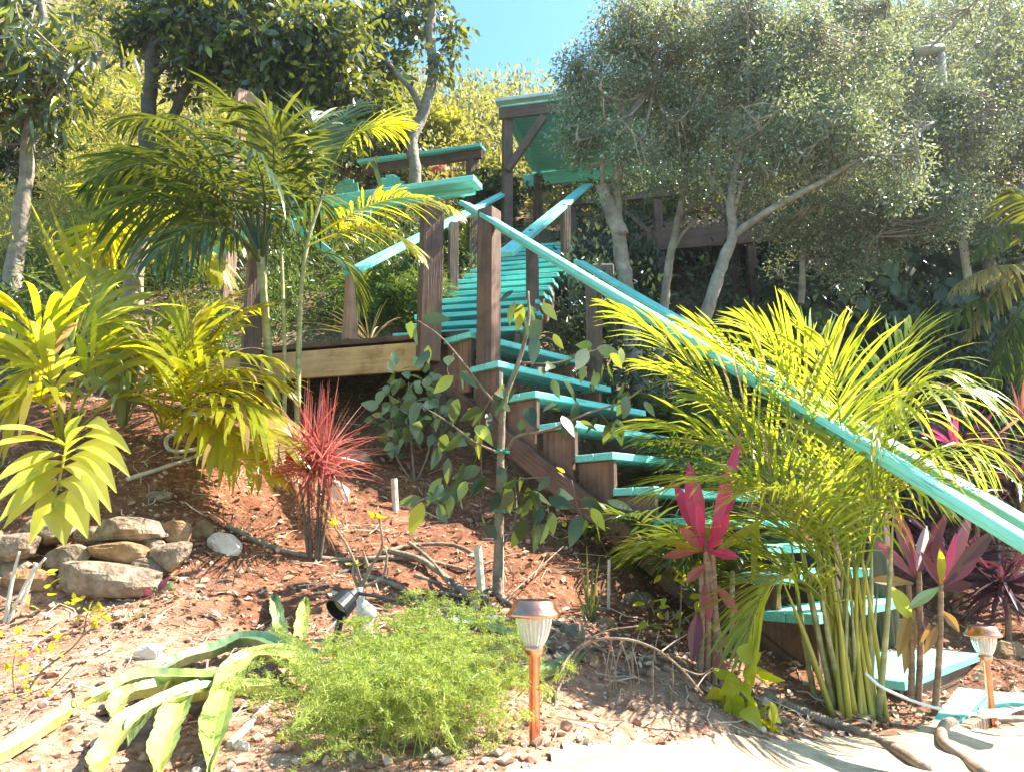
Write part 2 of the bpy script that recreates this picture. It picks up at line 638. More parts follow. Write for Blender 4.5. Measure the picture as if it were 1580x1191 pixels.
FINE = leafmat('fine_grey_leaf', (.08, .10, .05), (.28, .31, .19), (.24, .28, .08), (.52, .54, .22), .22, .38, 1.0, odd_or_glint_c=(.70, .70, .62))  # the few near-white leaves are sun glints painted as leaf colour
BROAD = leafmat('broad_dark_leaf', (.035, .045, .022), (.10, .12, .06), (.18, .22, .03), (.46, .46, .03), .24, .33, .8, odd_or_glint_c=(.42, .45, .04))
BRUSH = leafmat('hillside_leaf', (.12, .13, .035), (.30, .27, .09), (.34, .34, .05), (.55, .48, .10), .5, .4)
BRUSHY = leafmat('yellow_hillside_leaf', (.24, .25, .05), (.42, .38, .10), (.45, .44, .05), (.68, .58, .10), .5, .4)
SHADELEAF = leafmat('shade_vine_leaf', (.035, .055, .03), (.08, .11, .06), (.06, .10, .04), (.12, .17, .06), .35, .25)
GREEN = leafmat('shrub_leaf', (.13, .19, .10), (.34, .42, .26), (.25, .36, .06), (.42, .48, .12), .30, .33, .8, odd_or_glint_c=(.48, .52, .10))
LIME = leafmat('lime_leaf', (.34, .38, .02), (.50, .46, .03), (.65, .62, .01), (.80, .66, .02), .4, .45)
FERN = leafmat('fern_needle', (.16, .24, .05), (.34, .42, .10), (.40, .50, .05), (.60, .60, .08), .5, .4)
REDL = leafmat('red_strap_leaf', (.30, .05, .05), (.50, .17, .15), (.50, .08, .07), (.68, .24, .18), .38, .4)
PINK = leafmat('pink_cordyline_leaf', (.50, .02, .14), (.72, .12, .28), (.90, .03, .20), (.92, .14, .26), .33, .42)
PURPLE = leafmat('purple_cordyline_leaf', (.11, .03, .05), (.22, .06, .09), (.35, .03, .09), (.50, .08, .12), .33, .35)
PURPD = leafmat('dark_purple_leaf', (.05, .025, .035), (.10, .05, .065), (.14, .03, .05), (.22, .06, .08), .4, .3)
BRONZE = leafmat('withered_leaf', (.22, .10, .04), (.36, .20, .08), (.40, .16, .04), (.50, .28, .06), .45, .35)
ORANGE = leafmat('orange_grass', (.28, .12, .04), (.42, .24, .09), (.45, .2, .04), (.55, .32, .08), .45, .35)
FLESH = solid('fleshy_leaf', [(.3, (.17, .24, .05)), (.5, (.38, .43, .10)), (.7, (.58, .58, .28))], 5, .35, bump=.25, spec=.7)
FLESHD = solid('fleshy_leaf_dark', [(.3, (.10, .17, .07)), (.55, (.20, .28, .12)), (.75, (.42, .48, .28))], 7, .35, bump=.25, spec=.7)
ROCK = solid('grey_brown_rock', [(.3, (.09, .065, .045)), (.5, (.23, .165, .115)), (.72, (.42, .32, .23))], 14, .9, bump=1.0)
ROCKO = solid('orange_rock', [(.3, (.16, .08, .04)), (.55, (.32, .18, .09)), (.75, (.46, .31, .19))], 12, .88, bump=1.0)
ROCKW = solid('white_rock', [(.3, (.52, .43, .34)), (.7, (.80, .70, .60))], 9, .8, bump=.8)
HOSE = solid('brown_hose', [(.3, (.16, .10, .07)), (.7, (.34, .25, .18))], 12, .5, bump=.3)
WHITEHOSE = solid('grey_white_hose', [(.3, (.42, .36, .29)), (.7, (.68, .62, .54))], 14, .5, bump=.3)
WHITEPL = solid('white_plastic', [(.3, (.74, .73, .70)), (.7, (.86, .85, .83))], 10, .35, bump=.05)
BLACK = solid('black_plastic', [(.3, (.010, .010, .012)), (.7, (.025, .025, .028))], 10, .35, bump=.1)
COPPER = solid('copper', [(.3, (.62, .26, .16)), (.7, (.86, .43, .29))], 20, .28, metal=1.0, bump=.08)
SOLARC = solid('solar_cell', [(.4, (.02, .02, .04)), (.7, (.05, .05, .09))], 30, .15, bump=0)
BLOCK = solid('concrete_block', [(.3, (.16, .13, .11)), (.7, (.30, .25, .21))], 8, .9, bump=.6)
FLASH = solid('pale_metal_flashing', [(.3, (.55, .60, .56)), (.7, (.75, .80, .76))], 6, .4, bump=.1)
PAVER = solid('brown_paver', [(.3, (.20, .13, .09)), (.7, (.36, .25, .18))], 9, .85, bump=.5)
TERRA = solid('dusty_red_wood', [(.3, (.30, .15, .10)), (.6, (.46, .25, .17))], 2, .7, bump=.4, stretch=(1, 20, 20), attr=True)
REDP = solid('red_paint', [(.3, (.55, .04, .03)), (.7, (.72, .08, .05))], 6, .4, bump=.1)
TIEG = solid('green_tie', [(.3, (.02, .30, .22)), (.7, (.04, .42, .32))], 6, .5, bump=.1)


def glass():
    m, nt, out = newmat('ribbed_clear_plastic')
    b = nd(nt, 'ShaderNodeBsdfPrincipled', i_Roughness=.18)
    b.inputs['Base Color'].default_value = (.93, .9, .88, 1)
    b.inputs['Transmission Weight'].default_value = .72
    b.inputs['IOR'].default_value = 1.25
    nt.links.new(b.outputs[0], out.inputs[0])
    return m


GLASS = glass()


def soilmat():
    m, nt, out = newmat('soil')
    tc = nd(nt, 'ShaderNodeTexCoord')
    o = tc.outputs['Object']

    def N(sc, det=6.0, ro=.6):
        n = nd(nt, 'ShaderNodeTexNoise', i_Scale=sc, i_Detail=det, i_Roughness=ro)
        nt.links.new(o, n.inputs['Vector'])
        return n.outputs[0]
    red = ramp(nt, N(26), [(.3, (.15, .055, .03)), (.5, (.30, .12, .065)), (.7, (.48, .26, .16))])
    tan = ramp(nt, N(22), [(.3, (.24, .115, .07)), (.5, (.47, .27, .175)), (.7, (.63, .43, .31))])
    litter = ramp(nt, N(30), [(.3, (.08, .05, .03)), (.5, (.22, .15, .09)), (.72, (.42, .32, .20))])
    sp = nd(nt, 'ShaderNodeSeparateXYZ')
    nt.links.new(o, sp.inputs[0])
    # bare pale soil low on the slope, red mulch above it, leaf litter on the hillside
    a = nd(nt, 'ShaderNodeMath', operation='MULTIPLY_ADD')
    nt.links.new(N(1.7, 3.0), a.inputs[0])
    a.inputs[1].default_value = 2.2
    nt.links.new(sp.outputs[1], a.inputs[2])
    f1 = nd(nt, 'ShaderNodeMapRange')
    nt.links.new(a.outputs[0], f1.inputs[0])
    f1.inputs[1].default_value = 3.7
    f1.inputs[2].default_value = 4.6
    f2 = nd(nt, 'ShaderNodeMapRange')
    nt.links.new(a.outputs[0], f2.inputs[0])
    f2.inputs[1].default_value = 6.3
    f2.inputs[2].default_value = 8.0
    red = mixc(nt, ramp(nt, N(3.2, 5.0, .65), [(.44, .65), (.58, 0.0)]), red, (.13, .065, .04))
    col = mixc(nt, f1.outputs[0], tan, red)
    col = mixc(nt, f2.outputs[0], col, litter)
    b = nd(nt, 'ShaderNodeBsdfPrincipled', i_Roughness=.95)
    b.inputs['Specular IOR Level'].default_value = .15
    nt.links.new(col, b.inputs['Base Color'])
    bp = nd(nt, 'ShaderNodeBump', i_Strength=.9, i_Distance=.02)
    nt.links.new(N(60, 8.0, .7), bp.inputs['Height'])
    nt.links.new(bp.outputs[0], b.inputs['Normal'])
    nt.links.new(b.outputs[0], out.inputs[0])
    return m


SOIL = soilmat()


def chipmat(name, cols, rough=.85, trans=0.0):
    m, nt, out = newmat(name)
    geo = nd(nt, 'ShaderNodeNewGeometry')
    col = ramp(nt, geo.outputs['Random Per Island'], [(i / len(cols), c) for i, c in enumerate(cols)])
    b = nd(nt, 'ShaderNodeBsdfPrincipled', i_Roughness=rough)
    b.inputs['Specular IOR Level'].default_value = .3
    nt.links.new(col, b.inputs['Base Color'])
    nt.links.new(b.outputs[0], out.inputs[0])
    return m


CHIP = chipmat('mulch_chips', [(.13, .05, .03), (.34, .145, .08), (.46, .25, .15), (.22, .09, .05), (.54, .38, .26), (.36, .18, .105), (.14, .065, .04), (.62, .48, .35)])
CLOD = chipmat('soil_clods', [(.30, .15, .09), (.42, .23, .15), (.52, .34, .24), (.26, .12, .07), (.58, .43, .32)], .95)
LITTER = chipmat('dry_leaf_litter', [(.20, .12, .07), (.36, .24, .14), (.46, .33, .20), (.26, .14, .08), (.13, .085, .05), (.50, .39, .26)], .7)


def pathmat():
    m, nt, out = newmat('pale_flagstone')
    o = nd(nt, 'ShaderNodeTexCoord').outputs['Object']
    v = nd(nt, 'ShaderNodeTexVoronoi', feature='DISTANCE_TO_EDGE', i_Scale=2.6)
    n0 = nd(nt, 'ShaderNodeTexNoise', i_Scale=3.0, i_Detail=4.0)
    nt.links.new(o, n0.inputs['Vector'])
    nt.links.new(mixc(nt, .12, o, n0.outputs[1]), v.inputs['Vector'])
    n = nd(nt, 'ShaderNodeTexNoise', i_Scale=9.0, i_Detail=8.0, i_Roughness=.65)
    nt.links.new(o, n.inputs['Vector'])
    st = ramp(nt, n.outputs[0], [(.3, (.32, .22, .13)), (.5, (.46, .35, .23)), (.7, (.60, .49, .35))])
    col = mixc(nt, ramp(nt, v.outputs[0], [(.015, 1.0), (.05, 0.0)]), st, (.36, .24, .15))
    b = nd(nt, 'ShaderNodeBsdfPrincipled', i_Roughness=.8)
    nt.links.new(col, b.inputs['Base Color'])
    bp = nd(nt, 'ShaderNodeBump', i_Strength=1.0, i_Distance=.03)
    nt.links.new(n.outputs[0], bp.inputs['Height'])
    nt.links.new(bp.outputs[0], b.inputs['Normal'])
    nt.links.new(b.outputs[0], out.inputs[0])
    return m


PATH = pathmat()

# ------------------------------------------------------------------ ground and path
rg = np.random.default_rng(11)


def ground():
    ys = np.concatenate([np.linspace(-6, 1.5, 14), np.arange(1.52, 6.6, .028), 6.6 * 1.022 ** np.arange(1, 96)])
    us = np.sign(np.linspace(-1, 1, 361)) * np.abs(np.linspace(-1, 1, 361)) ** 1.15
    Yg, U = np.meshgrid(ys, us, indexing='ij')
    X = U * (np.maximum(Yg, 1.5) * 1.25 + 1.2)
    Z = H(X, Yg)
    V = np.stack([X, Yg, Z], -1).reshape(-1, 3)
    a, b = Yg.shape
    idx = np.arange(a * b).reshape(a, b)
    Fq = np.stack([idx[:-1, :-1], idx[:-1, 1:], idx[1:, 1:], idx[1:, :-1]], -1).reshape(-1, 4)
    mb = MB()
    mb.add(V, Fq)
    tag(mb.build('ground', SOIL, smooth=True), kind='structure')


ground()


def inside(poly, x, y):
    c = np.zeros(x.shape, bool)
    j = len(poly) - 1
    for i in range(len(poly)):
        xi, yi = poly[i]
        xj, yj = poly[j]
        c ^= ((yi > y) != (yj > y)) & (x < (xj - xi) * (y - yi) / (yj - yi + 1e-12) + xi)
        j = i
    return c


PATHPOLY = [tuple(G(px, py)[:2]) for px, py in ((880, 1190), (1010, 1172), (1130, 1152), (1250, 1138), (1350, 1128), (1440, 1124), (1580, 1118), (1700, 1110))] + [(5, 3.4), (7, 2.3), (5, .5), (-.2, .3), (-.1, 1.5)]


def path():
    x = np.arange(-.5, 7, .035)
    y = np.arange(.2, 4.6, .035)
    X, Yg = np.meshgrid(x, y, indexing='ij')
    n = fbm(np.stack([X, Yg, X * 0], -1) * 6, 3, 5)
    Z = H0(X, Yg) + .035 * fbm(np.stack([X, Yg, X * 0], -1) * 2.2, 3, 3) + .014 + .006 * n
    m = inside(PATHPOLY, X + .05 * n, Yg + .05 * fbm(np.stack([X, Yg, X * 0], -1) * 5, 2, 8))
    idx = np.arange(X.size).reshape(X.shape)
    k = m[:-1, :-1]
    Fq = np.stack([idx[:-1, :-1], idx[1:, :-1], idx[1:, 1:], idx[:-1, 1:]], -1)[k]
    used = np.unique(Fq)
    re = np.zeros(X.size, int)
    re[used] = np.arange(len(used))
    mb = MB()
    mb.add(np.stack([X, Yg, Z], -1).reshape(-1, 3)[used], re[Fq])
    tag(mb.build('path', PATH, smooth=True), kind='structure')


path()


def scatter(name, label, n, xr, yr, size, mat, tmpl, seed, flat=.5, keep=None, lift=.004):
    r = np.random.default_rng(seed)
    x = r.uniform(*xr, n)
    y = yr[0] + (yr[1] - yr[0]) * r.random(n) ** 1.2
    x = x * (.25 + y / yr[1])
    k = ~inside(PATHPOLY, x, y)
    if keep is not None:
        k &= keep(x, y, r)
    x, y = x[k], y[k]
    pos = np.stack([x, y, H(x, y) + lift], 1)
    d = rdirs(r, len(x))
    d[:, 2] *= .4
    nn = rdirs(r, len(x)) * flat + A(0, 0, 1)
    o = leafmesh(name, pos, d, nn, size * r.uniform(.4, 1.5, len(x)), mat, None, tmpl)
    return tag(o, label, 'litter', kind='stuff')


CHIPT = np.array([(0, -.16, 0), (0, .16, .05), (.5, .22, .16), (1, .12, .05), (1, -.14, 0), (.5, -.2, .12)])
scatter('mulch', 'reddish brown bark mulch strewn over the planted slope', 76000, (-4.2, 4.2), (2.2, 7.0), .0135, CHIP, CHIPT, 1, .7,
        keep=lambda x, y, r: r.random(len(x)) < np.clip((y - 2.3) / 1.2, .12, 1) * np.clip(.55 + 1.1 * fbm(np.stack([x, y, x * 0], -1) * 2.6, 3, 77), .12, 1))
scatter('leaf_litter', 'dry tan leaves scattered on the hillside soil', 12000, (-6, 6), (2.9, 14), .042, LITTER, LEAF, 2, .8, lift=.01)


def clods():
    r = np.random.default_rng(4)
    n = 15000
    x = r.uniform(-3.4, 3.4, n)
    y = 1.7 + 3.4 * r.random(n) ** 1.5
    x *= (.3 + y / 5)
    k = ~inside(PATHPOLY, x, y)
    x, y = x[k], y[k]
    z = H(x, y)
    s = .003 + .015 * r.random(len(x)) ** 5
    oct_ = np.array([(1, 0, 0), (0, 1, 0), (-1, 0, 0), (0, -1, 0), (0, 0, 1), (0, 0, -1), (.65, .65, .5), (-.6, .6, .6), (-.6, -.65, .5), (.62, -.6, .6)])
    F0 = [(4, 6, 7), (4, 7, 8), (4, 8, 9), (4, 9, 6), (0, 6, 9), (0, 1, 6), (1, 7, 6), (1, 2, 7), (2, 8, 7), (2, 3, 8), (3, 9, 8), (3, 0, 9), (0, 5, 1), (1, 5, 2), (2, 5, 3), (3, 5, 0)]
    m = MB()
    V = oct_[None] * (s[:, None, None] * r.uniform(.6, 1.35, (len(x), 10, 1))) * r.uniform(.7, 1.3, (len(x), 1, 3)) + np.stack([x, y, z + s * .3], 1)[:, None]
    Fa = (np.array(F0)[None] + (np.arange(len(x)) * 10)[:, None, None]).reshape(-1, 3)
    m.add(V.reshape(-1, 3), Fa)
    tag(m.build('soil_clods', CLOD), 'small clods of dry soil and gravel on the bare slope', 'soil', kind='stuff')


clods()


def sticks():
    r = np.random.default_rng(14)
    mb = MB()
    for i in range(900):
        y = 2.1 + 5 * r.random() ** 1.4
        x = r.uniform(-3.6, 3.2) * (.3 + y / 6)
        if inside(PATHPOLY, np.array([x]), np.array([y]))[0]:
            continue
        a = r.uniform(0, pi)
        l = r.uniform(.04, .22) * (1.6 if i % 9 == 0 else 1)
        q = []
        for k in range(4):
            u = x + cos(a) * l * (k - 1.5) / 3 + r.normal() * l * .05
            v = y + sin(a) * l * (k - 1.5) / 3 + r.normal() * l * .05
            q.append((u, v, float(H0(u, v)) + .035 * float(fbm(A(u, v, 0)[None] * 2.2, 3, 3)[0]) + .012 + .012 * (k == 2)))
        tube(mb, q, np.array([1, 1, .8, .4]) * r.uniform(.0012, .0036), 4)
    tag(mb.build('twig_litter', STICKS), 'small dry twigs and stalks littering the slope', 'litter', kind='stuff')


STICKS = chipmat('dry_stalks', [(.30, .20, .13), (.50, .38, .26), (.16, .10, .07), (.62, .52, .40)], .8)
sticks()

# ------------------------------------------------------------------ woodwork
E1 = A(.71, .70, 0)      # tread direction of the lower flight, near end to far end
C1 = A(-.70, .71, 0)     # its climbing direction
E2 = A(.975, -.22, 0)    # tread direction of the upper flight
C2 = A(.22, .975, 0)
Z = A(0, 0, 1)


def lower_stairs():
    near = {3: (728, 512), 2: (772, 557), 1: (829, 603), 0: (888, 648), -1: (948, 697), -2: (1012, 750), -3: (1076, 798), -4: (1139, 843), -5: (1201, 887), -6: (1262, 948)}
    t = thing('lower_staircase', 'long lower flight of turquoise treads on brown boxed sides climbing left from the path', 'stairs', G(1300, 1060))
    W = 1.17
    pts = {}
    for k, (x, y) in near.items():
        pts[k] = P(x, y, 4.6 + .178 * k)
    for k in sorted(pts):
        p = pts[k]
        e = nrm(E1 + A(*[_rb.uniform(-.012, .012) for _ in range(3)]))
        for b in range(2):
            mb = MB()
            q = p - Z * .022 + C1 * (.072 + b * .148)
            beam(mb, q - e * .02, q + e * (W + _rb.uniform(0, .03)), .142, .044)
            mb.build('tread', TEAL, t)
        # boxed side panels under the ends, front board edge catching the sun
        drop = .30 if k > -5 else .22
        for s, off in ((0, .035), (1, W - .05)):
            mb = MB()
            q = p + E1 * off + C1 * .17
            gz = min(float(H0(q[0], q[1])) - .03, p[2] - .2)
            zb = max(gz, p[2] - .42)
            beam(mb, A(q[0], q[1], p[2] - .046), A(q[0], q[1], zb), .245, .03, up=E1)
            mb.build('side_panel', BOXW, t)
        mb = MB()
        q = p + E1 * .02 + C1 * .03
        beam(mb, A(q[0], q[1], p[2] - .045), A(q[0], q[1], p[2] - .26), .036, .036, up=E1)
        mb.build('cleat', BROWN, t)
    a, b = pts[3], pts[-6]
    for off in (.012, W - .02):
        mb = MB()
        beam(mb, b + E1 * off - Z * .43 - C1 * .1, a + E1 * off - Z * .43 + C1 * .22, .05, .13)
        mb.build('stringer', BROWN, t)
    # long handrails, near and far, each a flat board on a deeper board
    def rail(c0, c1, w, h, nm='handrail', th=.038):
        mb = MB()
        dd = c1 - c0
        for i0, i1 in ((0, .36), (.3615, .70), (.7015, 1)):
            j = A(0, _rb.uniform(-.002, .002), _rb.uniform(-.0025, .0025))
            md = c0 + dd * (i0 + i1) / 2 + A(0, 0, _rb.uniform(-.004, .004))
            beam(mb, c0 + dd * i0 + j, md, w, th)
            beam(mb, md, c0 + dd * i1 + j, w, th)
        o = mb.build(nm, TEAL, t)
        mb = MB()
        d, s, u = frame_of(c1 - c0)
        beam(mb, c0 - u * (th / 2 + .001 + h / 2) - s * (w / 2 - .016), c1 - u * (th / 2 + .001 + h / 2) - s * (w / 2 - .016), .026, h)
        mb.build('rail_board', TEAL, t)
    rail(P(716, 314, 5.35), P(1640, 868, 2.5), .095, .030, th=.032)
    rail(P(893, 404, 6.3), P(1660, 852, 3.05), .11, .02, th=.032)
    for (x, y0, y1, Y, w) in ((755, 325, 640, 5.13, .125), (915, 432, 600, 5.9, .10)):
        mb = MB()
        p = P(x, y0, Y)
        q = P(x, y1, Y)
        beam(mb, p, A(p[0], p[1], q[2] if x < 800 else min(q[2], float(H0(p[0], p[1])))), w, w, up=A(.8, -.5, 0))
        mb.build('post', BROWN, t)
    for (x, y, Y) in ((1262, 640, 3.72), (1340, 640, 4.4)):
        mb = MB()
        p = P(x, y, Y)
        beam(mb, p, A(p[0], p[1], float(H0(p[0], p[1])) - .1), .088, .088, up=E1)
        mb.build('post', BROWN, t)


lower_stairs()


def platforms():
    # landing near the foot: three boards on a brown box
    n = P(1395, 1051, 3.42)
    t = thing('lower_landing', 'turquoise plank platform above the paved step, behind the cane palm', 'platform', A(n[0], n[1], float(H0(n[0], n[1]))))
    for b in range(3):
        mb = MB()
        q = n + C1 * (.09 + b * .188) - Z * .02
        beam(mb, q - E1 * .0, q + E1 * (1.12 - .01 * b), .18, .04)
        mb.build('plank', TEAL, t)
    for off in (.05, 1.05):
        mb = MB()
        q = n + E1 * off
        beam(mb, q + C1 * .03 - Z * .17, q + C1 * .54 - Z * .17, .04, .26)
        mb.build('side_panel', BROWN, t)
    mb = MB()
    q = n + C1 * .035
    beam(mb, q + E1 * .08 - Z * .17, q + E1 * 1.02 - Z * .17, .03, .255)
    mb.build('front_panel', BROWN, t)
    # lowest deck, a curved cut-out faced with small brown pavers
    zt = P(1460, 1113, 3.15)[2]
    m0 = P(1440, 1112, 3.3)
    t = thing('bottom_deck', 'lowest turquoise deck at path level behind the copper light', 'platform', A(m0[0], m0[1], zt - .12))
    z = zt
    def onz(px, py):
        c = P(px, py, 1.0)
        s = (z - EYE) / (c[2] - EYE)
        return A(c[0] * s, s, z)
    polys = [[(1437, 1113), (1478, 1060), (1529, 1065), (1497, 1098), (1478, 1113)], [(1532, 1066), (1680, 1078), (1680, 1090), (1560, 1083), (1530, 1086), (1508, 1096)]]
    for pl in polys:
        v = [onz(*q) for q in pl]
        k = len(v)
        V = v + [q - Z * .04 for q in v]
        Fc = [tuple(range(k)), tuple(range(k, 2 * k))[::-1]] + [(i, i + k, (i + 1) % k + k, (i + 1) % k) for i in range(k)]
        mb = MB()
        mb.add(V, Fc)
        mb.build('plank', TEAL, t)
    cur = spline([onz(1480, 1113), onz(1500, 1100), onz(1535, 1089), onz(1580, 1086), onz(1680, 1094)], 22)
    t2 = thing('paver_edging', 'curved row of small brown upright pavers edging the bottom deck', 'edging', cur[0] - Z * .12)
    for i in range(21):
        a, b = cur[i], cur[i + 1]
        m = (a + b) / 2 - A(0, .03, 0)
        L = np.linalg.norm(b - a)
        mb = MB()
        beam(mb, m - Z * .14, m - Z * .006 + Z * _rb.uniform(-.004, .002), L * .92, .045, up=np.cross(Z, b - a))
        mb.build('paver', PAVER, t2)
    # stepping deck joist below landing
    return


platforms()


def mid_deck():
    base = P(655, 560, 5.4)
    t = thing('middle_deck', 'brown deck with a bare tan fascia board, beneath the left palm and red spiky plant', 'deck', A(base[0], base[1], float(H0(base[0], base[1]))))
    a, b = P(656, 519, 5.42), P(160, 552, 6.3)     # front top edge
    a[2] = b[2] = (a[2] + b[2]) / 2
    e = nrm(b - a)
    inn = nrm(A(.22, .975, 0))
    L = np.linalg.norm((b - a))
    for k in range(8):
        mb = MB()
        q = a + inn * (.07 + k * .148) - Z * .02
        lim = L if k < 6 else 1.0
        beam(mb, q - e * .35, q + e * L, .142, .04)
        mb.build('deck_board', BROWN if k == 0 else TEAL, t)
    mb = MB()
    q = a - Z * .175 - inn * .005
    beam(mb, q + e * .02, q + e * L, .04, .215)
    mb.build('fascia_board', TAN, t)
    mb = MB()
    beam(mb, q + inn * 1.1 - e * .3, q + inn * 1.1 + e * L, .04, .22)
    mb.build('rear_joist', BROWN, t)
    mb = MB()
    beam(mb, q - e * .04 + inn * .02, q - e * .36 + inn * 1.0, .04, .2)
    mb.build('end_joist', BROWN, t)
    def post(px, y0, y1, Y, w, mat=BROWN, roll=.5):
        mb = MB()
        p, r = P(px, y0, Y), P(px, y1, Y)
        g = float(H0(p[0], p[1])) - .05
        beam(mb, p, A(p[0] + _rb.uniform(-.01, .01), p[1], g if y1 == 0 else max(r[2], g)), w, w, up=A(sin(roll), -cos(roll), 0))
        mb.build('post', mat, t)
    post(667, 318, 560, 5.30, .15, roll=.35)
    post(676, 556, 0, 5.42, .105)
    post(402, 318, 0, 5.62, .13)
    post(545, 428, 526, 5.78, .10, TERRA, roll=.5)
    def rail(c0, c1, w=.15, h=.04):
        mb = MB()
        beam(mb, c0, c1, w, h)
        mb.build('handrail', TEAL, t)
    rail(P(738, 282, 5.15), P(425, 326, 5.75), .17, .045)
    mb = MB()
    beam(mb, P(733, 293, 5.22), P(430, 336, 5.8), .04, .07)
    mb.build('rail_board', TEAL, t)
    rail(P(425, 326, 5.75), P(550, 422, 5.76), .15)
    rail(P(430, 326, 5.85), P(330, 392, 6.6), .12)


mid_deck()


def upper_stairs():
    n0 = P(610, 514, 6.0)
    W = 1.07
    t = thing('upper_staircase', 'upper flight of many thin turquoise treads rising between white-lit rails to the house deck', 'stairs', n0 - Z * .3)
    c = A(.22 * .25, .975 * .25, .149)
    q = {}
    for k in range(15):
        p = n0 + c * k - Z * .02 + A(_rb.uniform(-.008, .008), 0, _rb.uniform(-.004, .004))
        e = nrm(E2 + A(0, _rb.uniform(-.01, .01), _rb.uniform(-.006, .006)))
        for b in range(2):
            mb = MB()
            r = p + C2 * (.07 + b * .146)
            beam(mb, r - e * .02, r + e * (W + _rb.uniform(-.02, .03)), .14, .04)
            mb.build('tread', TEAL, t)
        q[k] = p
    for off in (.05, W - .05):
        mb = MB()
        a, b = q[0] + E2 * off - Z * .16 + C2 * .0, q[14] + E2 * off - Z * .16 + C2 * .2
        # sawtooth stringer
        V = []
        for k in range(15):
            p = q[k] + E2 * off
            V += [p - Z * .17, p - Z * .022 + C2 * .02, p + C2 * .25 - Z * .022]
        top = np.array(V)
        bot = np.array([v * 0 + (a + (b - a) * i / (len(V) - 1)) - Z * .16 for i, v in enumerate(V)])
        V2, m = [], len(V)
        for s in (-.02, .02):
            V2 += list(top + E2 * s) + list(bot + E2 * s)
        Fc = []
        for i in range(m - 1):
            Fc += [(i, i + 1, m + i + 1, m + i), (2 * m + i, 3 * m + i, 3 * m + i + 1, 2 * m + i + 1), (i, 2 * m + i, 2 * m + i + 1, i + 1), (m + i, m + i + 1, 3 * m + i + 1, 3 * m + i)]
        mb.add(V2, Fc)
        mb.build('stringer', BROWN, t)
    def rail(c0, c1, w=.145, h=.04):
        mb = MB()
        beam(mb, c0, c1, w, h)
        mb.build('handrail', TEAL, t)
    # left rail from the low post on the deck to the top landing, right rail from the near post
    l0, l1 = P(541, 421, 5.74), P(782, 297, 9.9)
    r0, r1 = P(779, 393, 5.62), P(906, 286, 10.2)
    rail(l0, l1)
    rail(r0, r1)
    def post(px, Y, top, left, w=.092):
        mb = MB()
        x = P(px, 400, Y)
        p = P(px, top, Y)
        beam(mb, p, A(p[0], p[1], min(float(H0(p[0], p[1])) - .05, p[2] - 1.0)), w, w, up=A(.35, -.93, 0))
        mb.build('post', BROWN, t)
    post(729, 8.3, 322, 1)
    post(821, 6.55, 358, 0)
    post(872, 8.1, 318, 0)
    post(700, 7.4, 345, 1)


upper_stairs()


